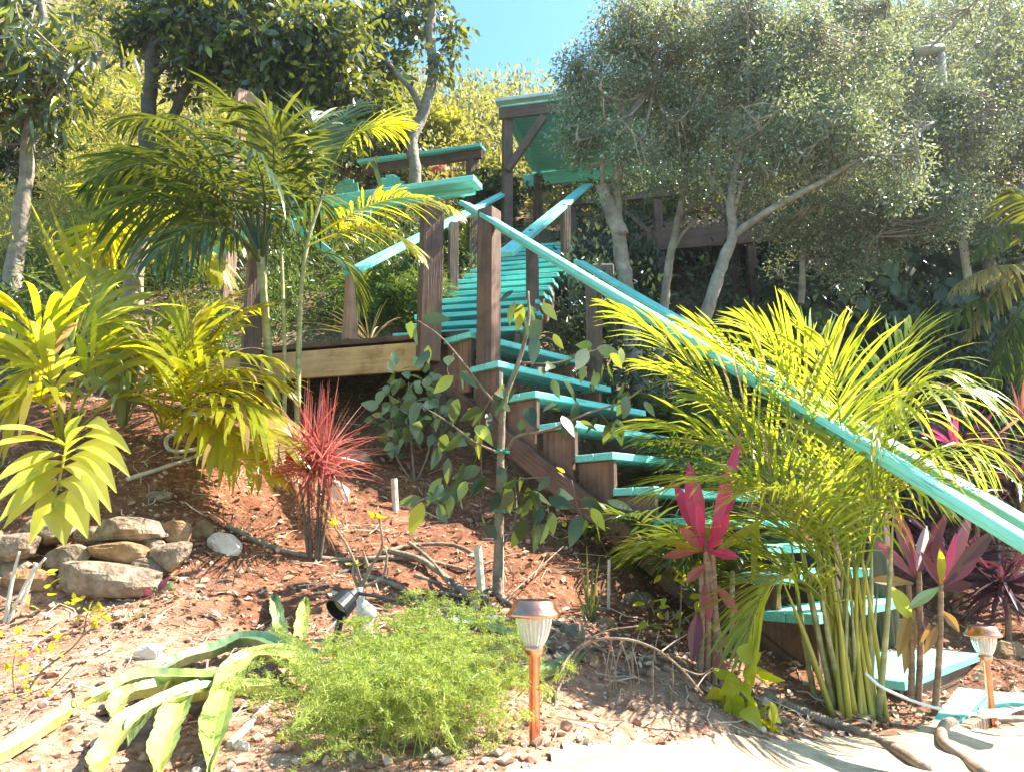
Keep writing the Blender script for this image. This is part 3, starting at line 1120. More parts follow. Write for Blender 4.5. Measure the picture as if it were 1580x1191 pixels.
def house_side():
    # shelter roof over the top landing
    g = P(785, 380, 9.8)
    t = thing('deck_shelter', 'tall open shelter with brown posts and turquoise plywood roof, partly hidden by fine-leaved trees', 'shelter', g)
    nl = P(772, 168, 9.6)
    fl = P(822, 268, 11.1)
    e = nrm(A(.975, -.22, .0))
    L = 5.6
    V = [nl, nl + e * L, fl + e * L, fl]
    V = V + [v + Z * .03 for v in V]
    mb = MB()
    mb.add(V, [(0, 1, 2, 3), (7, 6, 5, 4), (0, 4, 5, 1), (1, 5, 6, 2), (2, 6, 7, 3), (3, 7, 4, 0)])
    mb.build('roof', TEAL, t)
    d = (fl - nl)
    for k in range(1, 10):
        mb = MB()
        a = nl + e * (k * .58 - .45) - Z * .05
        beam(mb, a + d * .04, a + d * .97, .04, .09)
        mb.build('rafter', TEAL, t)
    mb = MB()
    beam(mb, nl - Z * .10 - e * .02 - A(0, .03, 0), nl + e * L - Z * .10 - A(0, .03, 0), .04, .17)
    mb.build('front_fascia', BROWN, t)
    mb = MB()
    beam(mb, nl + Z * .065 - e * .06 - A(0, .05, 0), nl + e * L + Z * .065 - A(0, .05, 0), .15, .05)
    mb.build('metal_flashing', FLASH, t)
    mb = MB()
    beam(mb, fl - Z * .12 - e * .15, fl + e * L - Z * .12, .05, .2)
    mb.build('rear_fascia', TEAL, t)
    mb = MB()
    beam(mb, fl + e * .8 - A(0, .12, .02), fl + e * (L + 1) - A(0, .12, .02), .10, .05)
    mb.build('edge_trim', FLASH, t)
    for (p, w) in ((nl + e * .10 + A(0, .05, -.10), .125), (fl + e * .08 - A(0, .02, .05), .12), (nl + e * 3.0 + A(0, .05, -.10), .12), (nl + e * 5.4 + A(0, .05, -.10), .12)):
        mb = MB()
        beam(mb, p, A(p[0], p[1], float(H0(p[0], p[1])) - .05), w, w, up=A(.3, -.95, 0))
        mb.build('post', BROWN, t)
    mb = MB()
    p = nl + e * .10 - A(0, .03, .95)
    beam(mb, p, nl + e * .62 - A(0, .03, .22), .07, .1)
    mb.build('brace', BROWN, t)
    # house deck along the bank
    a = P(884, 384, 9.2)
    t = thing('house_deck', 'shaded brown deck frame with crossed railing running along the bank behind the trees', 'deck', a - Z * 1)
    for k, (z, h, m) in enumerate(((0, .24, BROWN), (.62, .07, BROWN))):
        mb = MB()
        beam(mb, a + Z * z, a + e * 8.2 + Z * z, .05, h)
        mb.build('rim_beam' if k == 0 else 'top_rail', m, t)
    for s in np.arange(0, 8.1, 1.1):
        mb = MB()
        p = a + e * s + A(0, .06, 0)
        beam(mb, p + Z * .66, A(p[0], p[1], float(H0(p[0], p[1])) - .05), .1, .1, up=(0, -1, 0))
        mb.build('post', BROWN, t)
        mb = MB()
        beam(mb, p + e * .08 + Z * .13, p + e * .52 + Z * .58, .03, .06)
        beam(mb, p + e * 1.02 + Z * .13, p + e * .56 + Z * .58, .03, .06)
        mb.build('cross_brace', BROWN, t)
    mb = MB()
    for k in range(9):
        beam(mb, a + A(0, .12 + .15 * k, .135), a + e * 8.2 + A(0, .12 + .15 * k, .135), .14, .035)
    mb.build('decking', BROWN, t)
    # block retaining pillar
    p = P(912, 470, 7.6)
    t = thing('block_pillar', 'stacked brown concrete block pillar beside the upper stairs', 'pillar', A(p[0], p[1], float(H0(p[0], p[1]))))
    z = float(H0(p[0], p[1])) - .1
    k = 0
    while z < p[2] + .35:
        mb = MB()
        for s in (-.125, .125):
            beam(mb, A(p[0] + s - .115, p[1] + (k % 2) * .02, z + .07), A(p[0] + s + .115, p[1] + (k % 2) * .02, z + .07), .2, .125, ch=.01)
        mb.build('block', BLOCK, t)
        z += .14
        k += 1
    # small railed frame with turquoise cap, beyond the upper stairs
    q = P(729, 236, 10.6)
    t = thing('pergola_frame', 'small pergola corner with turquoise capped beam on a brown post, beyond the upper stairs', 'pergola', A(q[0], q[1], float(H0(q[0], q[1]))))
    mb = MB()
    beam(mb, q + Z * .0, A(q[0], q[1], float(H0(q[0], q[1])) - .1), .14, .14, up=A(.6, -.8, 0))
    mb.build('post', BROWN, t)
    mb = MB()
    beam(mb, P(744, 238, 10.5), P(560, 262, 11.2), .06, .15)
    mb.build('beam', BROWN, t)
    mb = MB()
    beam(mb, P(746, 229, 10.5), P(556, 254, 11.2), .22, .05)
    mb.build('cap_board', TEAL, t)
    # dusty red frame on the left hill
    q = P(374, 142, 7.2)
    t = thing('timber_frame', 'dusty red timber gable frame poking out above the big palm', 'frame', A(q[0], q[1], float(H0(q[0], q[1]))))
    mb = MB()
    beam(mb, q, A(q[0], q[1], float(H0(q[0], q[1])) - .1), .11, .11, up=A(.6, -.8, 0))
    mb.build('post', TERRA, t)
    mb = MB()
    beam(mb, P(386, 152, 7.15), P(440, 200, 7.0), .10, .10)
    mb.build('rafter', TERRA, t)
    # grey pipe post with elbow at the upper right
    q = P(1452, 84, 7.5)
    t = thing('pipe_post', 'weathered pale pipe post with a side arm among the upper right foliage', 'post', A(q[0], q[1], float(H0(q[0], q[1]))))
    mb = MB()
    tube(mb, [A(q[0], q[1], float(H0(q[0], q[1])) - .1), P(1456, 140, 7.5), q], .042, 10)
    mb.build('upright', WHITEWOOD, t, smooth=True)
    mb = MB()
    tube(mb, [P(1415, 80, 7.5), P(1454, 76, 7.5)], .055, 10)
    mb.build('side_arm', WHITEWOOD, t, smooth=True)


house_side()


def chair(px, py, Y, label, yaw, s=.55):
    o = G(px, py)
    t = thing('deck_chair', label, 'chair', o)
    cx, sx = cos(yaw), sin(yaw)
    def W(x, y, z):
        return o + s * A(x * cx - y * sx, x * sx + y * cx, z)
    mb = MB()
    for k in range(5):
        x = (k - 2) * .105
        beam(mb, W(x, .18, .36), W(x * 1.15, .42, .98 - .035 * (k - 2) ** 2), .09, .02, up=W(0, -1, 0) - o)
    mb.build('backrest', TEAL, t)
    mb = MB()
    for k in range(5):
        y = -.28 + k * .105
        beam(mb, W(-.27, y, .38 - k * .01), W(.27, y, .38 - k * .01), .09, .02)
    mb.build('seat', TEAL, t)
    for x in (-.31, .31):
        mb = MB()
        beam(mb, W(x, -.32, .60), W(x, .34, .60), .11, .025)
        mb.build('armrest', TEAL, t)
        for y in (-.28, .25):
            mb = MB()
            beam(mb, W(x, y, 0), W(x, y, .585), .08, .03)
            mb.build('leg', TEAL, t)


chair(543, 345, 8.4, 'turquoise slatted garden chair, left of two behind the deck rail', 2.9)
chair(600, 330, 9.0, 'turquoise slatted garden chair, farther back behind the deck rail near the curved trunk', 3.5)
q = G(678, 308, .3)
t = thing('garden_stool', 'rounded red garden stool just behind the turquoise rail', 'seat', q)
mb = MB()
lathe(mb, [(.02, .30), (.10, .29), (.19, .25), (.24, .17), (.25, .10), (.24, .08)], q, 24)
mb.build('cushion_top', REDP, t, smooth=True)
for a in (0, 2.1, 4.2):
    mb = MB()
    tube(mb, [q + A(.2 * cos(a), .2 * sin(a), .1), q + A(.22 * cos(a), .22 * sin(a), -.3)], .02, 6)
    mb.build('leg', REDP, t)
#PLANTS
# ------------------------------------------------------------------ trees
LIMEB = leafmat('yellow_bush_leaf', (.26, .26, .03), (.42, .36, .05), (.55, .52, .03), (.75, .62, .04), .4, .42)
def px3(*q):
    return [P(*a) for a in q]


def tree(name, label, limbs, bark, cr, group=None, cat='tree', base=None):
    """limbs: list of (points, r0, r1); the first is the trunk and starts in the ground"""
    t0 = np.array(limbs[0][0])
    b = t0[0]
    t = thing(name, label, cat, b, group)
    mb = MB()
    L = []
    for pts, r0, r1 in limbs:
        s = spline(pts, max(8, 5 * len(pts)))
        s = s + .012 * np.stack([fbm(s * 3 + k * 9, 2, 5) for k in range(3)], 1)
        tube(mb, s, np.linspace(r0, r1, len(s)), 9, True, .16, 3)
        L.append(s)
    mb.build('trunk', bark, t, smooth=True)
    for c in cr:
        c = dict(c)
        mat = c.pop('mat')
        crown(t, mat, limbs=L[c.pop('skip', 0):], twig_mat=bark, **c)
    return t


def gb(px, py):
    p = G(px, py)
    return A(p[0], p[1], p[2] - .08)


# big-leaved tree at the far left
tree('big_leaf_tree', 'slim grey-brown tree with large drooping glossy leaves at the left edge', [
    (px3((18, 470, 6.6), (25, 400, 6.6), (38, 290, 6.5), (45, 200, 6.4), (70, 90, 6.3), (60, -30, 6.2)), .085, .03),
    (px3((45, 200, 6.4), (100, 120, 6.0), (160, 80, 5.8)), .03, .01),
    (px3((50, 180, 6.4), (10, 90, 6.2), (-40, 40, 6.1)), .03, .01)], BARKG,
    [dict(mat=BROAD, lobes=[lobe(40, 110, 6.2, 95, 80), lobe(110, 90, 6.0, 70, 60), lobe(20, 30, 6.3, 90, 60), lobe(85, 180, 6.1, 38, 40), lobe(-40, 120, 6.2, 60, 90)],
          tmpl=LONG, n=110, per=16, cr=.26, size=.19, seed=1, droop=.9, up=.2)])
tree('dark_trunk_tree', 'dark straight-trunked tree with dense dark leaves spreading over the top left', [
    (px3((228, 260, 8.3), (228, 190, 8.3), (232, 120, 8.2), (240, 50, 8.1), (250, -60, 8.0)), .10, .06),
    (px3((250, 240, 8.4), (268, 180, 8.4), (300, 120, 8.3), (380, 60, 8.1), (470, 40, 7.8)), .07, .03),
    (px3((232, 120, 8.2), (300, 60, 7.9), (380, 20, 7.6)), .05, .02)], BARKD,
    [dict(mat=BROAD, lobes=[lobe(330, 60, 8.0, 110, 60), lobe(440, 70, 7.8, 100, 75), lobe(520, 60, 7.9, 70, 70), lobe(270, 20, 8.0, 90, 45), lobe(420, 130, 8.0, 60, 50), lobe(500, 140, 8.1, 60, 40), lobe(360, -10, 7.8, 120, 30), lobe(210, 40, 8.2, 60, 40), lobe(300, 120, 8.3, 60, 35), lobe(560, 150, 8.4, 50, 40), lobe(520, 200, 8.8, 50, 30)],
          tmpl=OVAL, n=330, per=26, cr=.30, size=.125, seed=2, droop=.5, up=.3, shell=.2),
     dict(mat=BROAD, lobes=[lobe(410, 40, 8.8, 190, 90), lobe(500, 120, 8.9, 110, 60), lobe(470, 190, 9.2, 90, 40)], n=190, per=26, cr=.38, size=.14, seed=22, droop=.4, name='inner_crown')])
tree('curved_trunk_tree', 'tree with a smooth grey S-curved trunk standing against the blue sky', [
    (px3((640, 300, 9.0), (641, 262, 9.0), (636, 215, 9.0), (655, 165, 9.0), (668, 115, 9.0), (664, 50, 9.0), (672, -30, 9.0)), .085, .06),
    (px3((650, 172, 9.0), (634, 140, 8.9), (600, 100, 8.8), (560, 50, 8.8)), .05, .02),
    (px3((668, 100, 9.0), (690, 60, 9), (700, 30, 9)), .02, .008)], BARKG,
    [dict(mat=BROAD, lobes=[lobe(600, 60, 9.0, 55, 60), lobe(690, 95, 8.9, 26, 34), lobe(630, 20, 9.1, 70, 35), lobe(560, 110, 9, 40, 40), lobe(705, 50, 9, 18, 25)],
          tmpl=OVAL, n=95, per=24, cr=.24, size=.12, seed=3, droop=.6, up=.3)])

# fine-leaved trees on the right
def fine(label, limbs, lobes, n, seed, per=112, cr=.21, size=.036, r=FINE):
    q_ = random.Random(seed)
    extra = []
    for l in lobes:
        for _ in range(2):
            c, r_ = l
            a_ = q_.uniform(0, 2 * pi)
            extra.append((c + A(cos(a_) * r_[0] * 1.15, q_.uniform(-.2, .5), sin(a_) * r_[2] * 1.15), r_ * q_.uniform(.25, .5)))
    limbs = list(limbs)
    top_ = limbs[0][0][-2]
    for l in lobes:
        if q_.random() < .75:
            limbs.append(([top_, (np.array(top_) + l[0]) / 2 - A(0, .05, .08), l[0] + A(0, -.25, 0), l[0] + A(q_.uniform(-.2, .2), -.3, l[1][2] * .8)], .016, .005))
    lobes = [(c, r_ * .8) for c, r_ in lobes] + extra
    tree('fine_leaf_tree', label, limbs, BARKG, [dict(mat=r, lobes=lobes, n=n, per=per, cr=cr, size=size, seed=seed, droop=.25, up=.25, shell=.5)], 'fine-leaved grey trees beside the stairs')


fine('pale forked trunk just right of the shelter roof, crown of tiny silvery leaves', [
    (px3((992, 640, 6.3), (975, 520, 6.3), (962, 420, 6.3), (952, 350, 6.3), (950, 290, 6.3), (962, 210, 6.3), (975, 170, 6.3), (1010, 130, 6.4), (1040, 60, 6.4)), .082, .02),
    (px3((956, 365, 6.3), (940, 320, 6.28), (928, 285, 6.26)), .075, .05),
    (px3((962, 200, 6.3), (958, 140, 6.3), (965, 60, 6.3), (960, 10, 6.3)), .032, .012),
    (px3((930, 290, 6.26), (925, 220, 6.2), (905, 150, 6.2), (890, 100, 6.2)), .022, .008)],
    [lobe(905, 130, 6.2, 48, 60), lobe(960, 60, 6.3, 80, 55), lobe(930, 210, 6.1, 55, 45), lobe(1000, 130, 6.4, 65, 60), lobe(1040, 210, 6.4, 55, 60), lobe(890, 240, 6.2, 30, 28), lobe(1040, 40, 6.4, 80, 50), lobe(920, 165, 6.2, 50, 70), lobe(980, 240, 6.0, 60, 40), lobe(1010, 60, 6.3, 90, 50)], 300, 31)
fine('slender curving trunk second from the shelter, leaning slightly right below its small crown', [
    (px3((1010, 640, 6.7), (1020, 520, 6.7), (1032, 420, 6.7), (1045, 350, 6.7), (1056, 290, 6.7), (1060, 220, 6.7), (1080, 120, 6.7)), .05, .015),
    (px3((1038, 390, 6.7), (1056, 360, 6.7), (1075, 340, 6.7)), .018, .008)],
    [lobe(1080, 200, 6.7, 60, 60), lobe(1100, 110, 6.7, 80, 65), lobe(1050, 280, 6.7, 55, 40), lobe(1010, 180, 6.8, 60, 60)], 130, 32)
fine('trunk splitting into twin upright stems and one long branch reaching right', [
    (px3((1070, 560, 6.0), (1090, 480, 6.0), (1112, 410, 6.0), (1130, 365, 6.0), (1128, 310, 6.0), (1140, 250, 6.0), (1158, 190, 6.0), (1180, 110, 6.0)), .062, .018),
    (px3((1130, 365, 6.0), (1180, 330, 5.9), (1250, 290, 5.8), (1320, 250, 5.7), (1400, 215, 5.6), (1440, 190, 5.6)), .034, .012),
    (px3((1128, 320, 6.0), (1108, 290, 6.0), (1095, 270, 5.9)), .014, .006),
    (px3((1130, 330, 6.0), (1150, 270, 6.02), (1160, 235, 6.05), (1190, 180, 6.1)), .026, .01)],
    [lobe(1180, 130, 6.0, 90, 70), lobe(1160, 220, 5.9, 70, 45), lobe(1240, 80, 6.1, 90, 65), lobe(1290, 200, 5.8, 80, 55), lobe(1230, 250, 5.9, 60, 40), lobe(1380, 260, 5.7, 70, 50), lobe(1140, 60, 6.1, 70, 50), lobe(1330, 130, 6.0, 70, 60), lobe(1170, 290, 6.1, 60, 35), lobe(1150, 20, 6.2, 120, 40)], 400, 33)
fine('thin straight trunk near the right, under the broadest mass of tiny leaves', [
    (px3((1236, 470, 6.8), (1240, 380, 6.8), (1246, 300, 6.8), (1260, 220, 6.8), (1300, 120, 6.8)), .032, .014),
    (px3((1260, 220, 6.8), (1330, 150, 6.7), (1400, 130, 6.7)), .02, .01)],
    [lobe(1330, 60, 6.9, 90, 60), lobe(1390, 150, 6.8, 50, 60), lobe(1340, 310, 6.6, 80, 45), lobe(1250, 330, 6.6, 70, 35), lobe(1450, 250, 6.7, 90, 60), lobe(1420, 330, 6.6, 90, 45), lobe(1330, 380, 6.8, 70, 30), lobe(1500, 10, 6.9, 110, 40), lobe(1340, 10, 6.9, 100, 50), lobe(1480, 215, 6.6, 90, 60), lobe(1460, 330, 6.4, 60, 60), lobe(1220, 350, 6.6, 50, 30), lobe(1320, 400, 6.7, 60, 25)], 480, 34)
fine('shaded tree at the right edge whose crown hides the roof end', [
    (px3((1530, 520, 7.6), (1525, 380, 7.6), (1520, 250, 7.6), (1530, 120, 7.6)), .07, .03)],
    [lobe(1520, 80, 7.6, 100, 80), lobe(1560, 230, 7.4, 90, 80), lobe(1440, 30, 8.2, 80, 40), lobe(1540, 330, 7.3, 70, 45), lobe(1650, 120, 7.5, 130, 120), lobe(1640, 300, 7.3, 90, 90)], 240, 35)
fine('tall tree behind the shelter roof filling the gap above it', [
    (px3((1200, 380, 11), (1200, 200, 11), (1210, 50, 11)), .1, .05)],
    [lobe(1120, 20, 11, 120, 60), lobe(1250, 30, 11, 130, 70), lobe(1330, 120, 11.2, 100, 60), lobe(1400, 20, 11.4, 120, 70), lobe(1500, 60, 11.5, 110, 90), lobe(1420, 170, 11.3, 80, 50), lobe(1580, 150, 11.2, 110, 90), lobe(1480, 250, 10.8, 110, 50), lobe(1600, 20, 11.2, 110, 80), lobe(1050, 10, 11.3, 90, 40), lobe(1300, 240, 11, 90, 40)], 460, 36, 80, .5, .075)
t = thing('added_shade_tree', 'dense tree added beyond the right edge to shade the purple plants', 'tree', A(6.2, 7.2, float(H0(6.2, 7.2))))  # added, mostly out of frame, to cast shade on the bank and purple plants
LO = [(A(5.4, 7.0, 5.6), A(1.1, 1.0, .9)), (A(6.6, 7.6, 5.2), A(1.2, 1.1, 1.1)), (A(6.2, 6.6, 4.6), A(.9, .9, .8)), (A(4.9, 8.6, 6.2), A(1.2, .9, .8))]
mb = MB()
tr = spline([A(6.2, 7.2, float(H0(6.2, 7.2)) - .1), A(6.25, 7.2, 3.5), A(6.1, 7.2, 5), A(6.0, 7.3, 6)], 14)
tube(mb, tr, np.linspace(.12, .04, 14), 9, True, .15)
mb.build('trunk', BARKG, t, smooth=True)
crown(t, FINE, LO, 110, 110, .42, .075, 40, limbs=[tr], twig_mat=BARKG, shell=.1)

for i, (lab, x, y, Y, hh, mt, sz) in enumerate([('bushy olive hillside tree behind the dark trunks at upper left', 140, 190, 11.5, 130, BRUSHY, .085), ('round dark hillside tree behind the timber frame', 440, 230, 12.5, 100, BROAD, .12),
        ('pale yellow-green tree at the top left corner', 190, 30, 14, 110, BRUSHY, .10), ('dark bush between the curved trunk and the pergola', 585, 235, 12, 60, BROAD, .11), ('yellow-leaved bush just left of the pergola cap', 650, 215, 12.5, 46, LIMEB, .12),
        ('olive bush on the skyline left of the shelter roof', 745, 262, 15, 40, BRUSH, .10), ('dim tree filling the far left edge', 0, 300, 9.5, 90, PALMD, .10), ('grey-green tree standing left of the curved trunk, below the canopy', 530, 120, 13, 90, BRUSH, .11),
        ('olive shrub on the slope above the teal chairs', 610, 215, 16, 60, BRUSH, .11), ('dark leafy bush behind the upper stairs and pergola post', 760, 330, 10.5, 60, BROAD, .10)]):
    c0 = P(x, y, Y)
    g0 = A(c0[0], c0[1], float(H0(c0[0], c0[1])) - .1)
    c0[2] = max(c0[2], g0[2] + .8)
    tk = spline([g0, (g0 + c0) / 2 + A(.1, 0, 0), c0], 10)
    t = thing('hillside_tree', lab, 'tree', g0, 'trees and bushes on the hillside')
    mb = MB()
    tube(mb, tk, np.linspace(.08, .03, 10), 8, True, .15)
    mb.build('trunk', BARKD, t, smooth=True)
    rr = hh * Y / FPX
    rg_ = np.random.default_rng(900 + i)
    lobes = [(c0 + rg_.normal(size=3) * rr * A(.5, .3, .35), A(rr, rr * .8, rr * .8) * rg_.uniform(.35, .7)) for _ in range(7)]
    crown(t, mt, lobes, 90, 42, rr * .17, sz, 900 + i, limbs=[tk], twig_mat=BARKD, shell=.5)

# ------------------------------------------------------------------ hillside cover
def scrub(name, label, region, n, per, cr, size, mat, seed, tmpl=LEAF, hgt=.5, up=.6, cat='scrub'):
    """leaf clumps standing on the terrain; region: px, py boxes picked through the picture for even cover"""
    r = np.random.default_rng(seed)
    C = []
    for i in range(n):
        x0, y0, x1, y1 = region[i % len(region)]
        g = G(r.uniform(x0, x1), r.uniform(y0, y1))
        C.append(g + A(r.normal() * .1, r.normal() * .1, r.uniform(.05, 1) * hgt * (1 + g[1] / 25)))
    C = np.array(C)
    rr = cr * r.uniform(.5, 1.4, n) * (.5 + C[:, 1] / 16)
    off = rdirs(r, n * per) * (r.random((n * per, 1)) ** .5)
    pos = np.repeat(C, per, 0) + off * np.repeat(rr, per)[:, None]
    pos[:, 2] = np.maximum(pos[:, 2], H0(pos[:, 0], pos[:, 1]) + .01)
    d = off * .6 + rdirs(r, n * per) * .6 + A(0, 0, .3)
    nn = rdirs(r, n * per) * .9 + A(0, 0, up)
    sz = size * r.uniform(.5, 1.3, n * per) * (.6 + pos[:, 1] / 20)
    o = leafmesh(name, pos, d, nn, sz, mat, None, tmpl)
    return tag(o, label, cat, kind='stuff')


scrub('hillside_scrub', 'sunlit olive scrub covering the upper hillside under the sky', [(520, 185, 800, 300), (640, 180, 900, 330), (420, 170, 660, 300), (-50, 0, 500, 250), (800, 160, 1600, 350), (300, 150, 520, 330)], 1500, 42, .36, .095, BRUSH, 51, hgt=.8)
scrub('yellow_scrub', 'fine yellow-green feathery scrub on the left hillside', [(70, 40, 230, 380), (150, 180, 360, 400), (90, 150, 210, 330), (0, 330, 260, 470)], 520, 75, .22, .075, BRUSHY, 52, tmpl=NARROW, hgt=.55)
scrub('undergrowth', 'dim green undergrowth and grass tufts beside and behind the left palms', [(0, 430, 120, 600), (120, 420, 420, 560), (560, 400, 660, 500), (400, 400, 560, 515), (640, 350, 730, 440), (410, 360, 640, 515), (200, 300, 430, 470), (430, 330, 640, 430)], 520, 60, .20, .075, PALMD, 53, tmpl=NARROW, hgt=.3)
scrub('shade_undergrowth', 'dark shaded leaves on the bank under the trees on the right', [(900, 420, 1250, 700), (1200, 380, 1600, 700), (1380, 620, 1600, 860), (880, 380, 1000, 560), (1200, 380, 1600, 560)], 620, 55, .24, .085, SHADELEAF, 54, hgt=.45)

scrub('deck_foliage', 'dark green leaves massed behind and below the house deck in deep shade', [(890, 235, 1250, 345), (1200, 220, 1590, 340), (900, 260, 1100, 340)], 420, 60, .34, .10, BROAD, 55, hgt=.9)
r = np.random.default_rng(61)
n = 520
pp = np.array([G(r.uniform(1170, 1590), r.uniform(365, 540)) for i in range(n)])
pp = pp + np.stack([r.normal(size=n) * .05, -r.uniform(.05, .55, n), r.uniform(.0, .45, n)], 1)
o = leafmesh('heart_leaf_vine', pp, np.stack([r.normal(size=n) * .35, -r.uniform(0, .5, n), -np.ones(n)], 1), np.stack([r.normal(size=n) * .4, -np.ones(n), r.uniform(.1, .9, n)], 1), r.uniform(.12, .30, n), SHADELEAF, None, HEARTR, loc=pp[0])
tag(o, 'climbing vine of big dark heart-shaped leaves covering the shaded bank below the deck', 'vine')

# ------------------------------------------------------------------ palms
def palm(name, label, bx, by, cat='palm', group=None, dz=.06, Y=None):
    b = G(bx, by) if Y is None else P(bx, by, Y)
    return thing(name, label, cat, b - Z * dz, group), b


# tall slim multi-stem palm in front of the middle deck
t, b = palm('tall_palm', 'tall slim-stemmed palm with ringed pale green trunks and dark arching fronds before the deck', 425, 640)
YB = 4.75
for (pts, r0, r1) in ((((418, 650), (414, 560), (409, 480), (402, 400), (401, 385)), .030, .020), (((441, 650), (439, 560), (437, 470), (434, 380)), .014, .009), (((462, 655), (461, 540), (466, 440), (476, 370), (500, 295)), .020, .009)):
    mb = MB()
    w3 = [P(a[0], a[1], YB) for a in pts]
    w3[0] = A(w3[0][0], w3[0][1], float(H0(w3[0][0], w3[0][1])) - .05)
    s = spline(w3, 40)
    rad = np.linspace(r0, r1, 40) * (1 + .10 * (np.arange(40) % 5 == 0))
    rad[-16:-4] *= 1.18
    rad[-4:] *= A(1.1, .9, .6, .35)
    tube(mb, s, rad, 12)
    mb.build('stem', STEM, t, smooth=True)
k = 0
for q in [((402, 405), (350, 250), (230, 215), (130, 292)), ((402, 400), (360, 250), (280, 150), (185, 185)), ((400, 400), (380, 260), (330, 180), (250, 175)),
          ((400, 400), (395, 260), (400, 190), (345, 150)), ((404, 400), (420, 300), (440, 200), (395, 165)), ((402, 405), (340, 320), (260, 300), (160, 325)),
          ((402, 400), (380, 330), (300, 260), (140, 240)), ((404, 410), (360, 330), (300, 320), (235, 400)), ((402, 400), (350, 290), (260, 240), (160, 270)),
          ((404, 400), (390, 300), (360, 240), (300, 215)), ((404, 400), (410, 320), (420, 250), (360, 210)), ((402, 400), (370, 300), (310, 250), (200, 235)), ((404, 400), (420, 320), (470, 260), (500, 330)), ((404, 400), (380, 320), (330, 280), (290, 360))]:
    frond(t, PALM, roll=[-.5, .3, .6, -.2, .4, -.6, .2, .5, -.3, .1, .6, -.4, .3, -.5][k], c=pb(YB, YB + [-.5, .3, .6, .2, -.4, -.6, -.2, -.7, .5, .8, -.8, .1, .5, .6][k], *q), n=31, L=.50, w=.022, seed=100 + k, g=1.35, start=.26, vee=.15, rr=.013, a0=62)
    k += 1
for q in [((498, 300), (520, 220), (560, 180), (622, 200)), ((495, 305), (510, 220), (520, 180), (548, 160)), ((480, 365), (470, 260), (500, 190), (470, 165)),
          ((476, 372), (540, 330), (620, 270), (712, 330)), ((474, 380), (540, 350), (590, 330), (650, 395)), ((470, 395), (520, 380), (545, 400), (552, 470)),
          ((498, 300), (480, 220), (450, 190), (420, 215)), ((476, 372), (450, 300), (430, 250), (455, 190))]:
    frond(t, PALM if k not in (17, 18, 14) else PALMY, pb(YB, YB + [.3, .5, .2, -.5, -.4, .1, .4, -.3][k - 14], *q), n=36, L=.34, w=.022, seed=100 + k, g=.8, start=.25, vee=.3, rr=.007, a0=58)
    k += 1
mb = MB()
ribbon(mb, spline(px3((565, 262, 4.7), (575, 250, 4.6), (590, 300, 4.6), (597, 345, 4.65)), 10), .03, A(1, 0, .2))
mb.build('new_leaf', PALM, t)

# short grey-trunked palm behind
t, b = palm('short_palm', 'short palm with a curved grey trunk and broad yellow-green fronds, behind the tall palm', 212, 470)
YB = 6.0
mb = MB()
tube(mb, spline(px3((205, 480, YB), (206, 430, YB), (213, 395, YB), (222, 362, YB)), 14), np.linspace(.085, .06, 14), 10)
mb.build('trunk', BARKG, t, smooth=True)
k = 0
for q in [((222, 362), (260, 330), (330, 330), (370, 380)), ((222, 362), (200, 330), (150, 350), (110, 400)), ((222, 362), (240, 300), (300, 280), (345, 300)),
          ((222, 362), (215, 300), (180, 290), (150, 300)), ((222, 362), (290, 350), (330, 380), (345, 430)), ((222, 362), (180, 350), (150, 390), (140, 430))]:
    frond(t, PALMY, pb(YB, YB + r.uniform(-.6, .6), *q), n=26, L=.40, w=.035, seed=160 + k, g=.9, start=.2, vee=.1, rr=.012)
    k += 1

# foreground left palms with broad leaflets
t, b = palm('broad_palm', 'young palm with very broad glossy yellow-green leaflets at the left edge above the stone wall', 95, 690)
YB = 4.0
k = 0
for q in [((95, 690), (90, 580), (70, 500), (15, 470)), ((95, 690), (95, 570), (110, 490), (185, 500)), ((95, 690), (70, 600), (40, 520), (-30, 560)), ((100, 690), (130, 620), (150, 560), (190, 545)),
          ((95, 690), (85, 620), (50, 580), (15, 625)), ((98, 690), (115, 600), (140, 470), (150, 420)), ((98, 690), (140, 640), (170, 600), (235, 625)), ((95, 690), (60, 560), (20, 500), (-40, 480)), ((98, 690), (120, 560), (160, 500), (240, 560)), ((95, 690), (100, 600), (60, 540), (40, 580))]:
    frond(t, WIDE if k % 2 else PALMY, pb(YB, YB + [-.4, .1, -.2, .3, -.5, .5, .2, .2, 0, -.3][k], *q), n=11, L=.60, w=.046, seed=180 + k, g=1.1, start=.38, vee=.30, rr=.008, a0=42, a1=10, seg=7)
    k += 1
t, b = palm('fan_frond_palm', 'low palm whose single broad pale fan-like frond hangs over the stone wall', 112, 700)
YB = 3.75
q = pb(YB, 3.15, (104, 600), (108, 640), (112, 680), (80, 782))
q[0] = G(108, 700) - Z * .05
q[1], q[2] = P(100, 620, 3.7), P(118, 655, 3.4)
mb = MB()
rach = bez(*q, 30)
tube(mb, rach, np.linspace(.010, .004, 30), 6)
rr_ = random.Random(4)
LF = [(.70, -120, 662), (.72, -35, 690), (.77, -10, 745), (.80, -8, 775), (.86, -2, 805), (.90, 5, 815), (.97, 45, 840), (1.0, 100, 842), (.97, 135, 830), (.9, 155, 810), (.86, 172, 790), (.8, 180, 760), (.77, 200, 735), (.73, 202, 700), (.70, 170, 668), (.66, 130, 640)]
for i, (tt, x, y) in enumerate(LF):
    p0 = rach[min(29, int(tt * 29))]
    p1 = P(max(x, -20), y, 3.05 + rr_.uniform(-.12, .18))
    m = (p0 + p1) / 2 + A(0, 0, .05 + abs(p1[0] - p0[0]) * .18)
    ribbon(mb, bez(p0, (p0 + m) / 2 + Z * .02, m, p1, 12), .092 if i not in (6, 7, 8) else .115, np.cross(p1 - p0, A(.1, -.75, .65)), .25, [.15, .7, 1, .95, .7, .05])
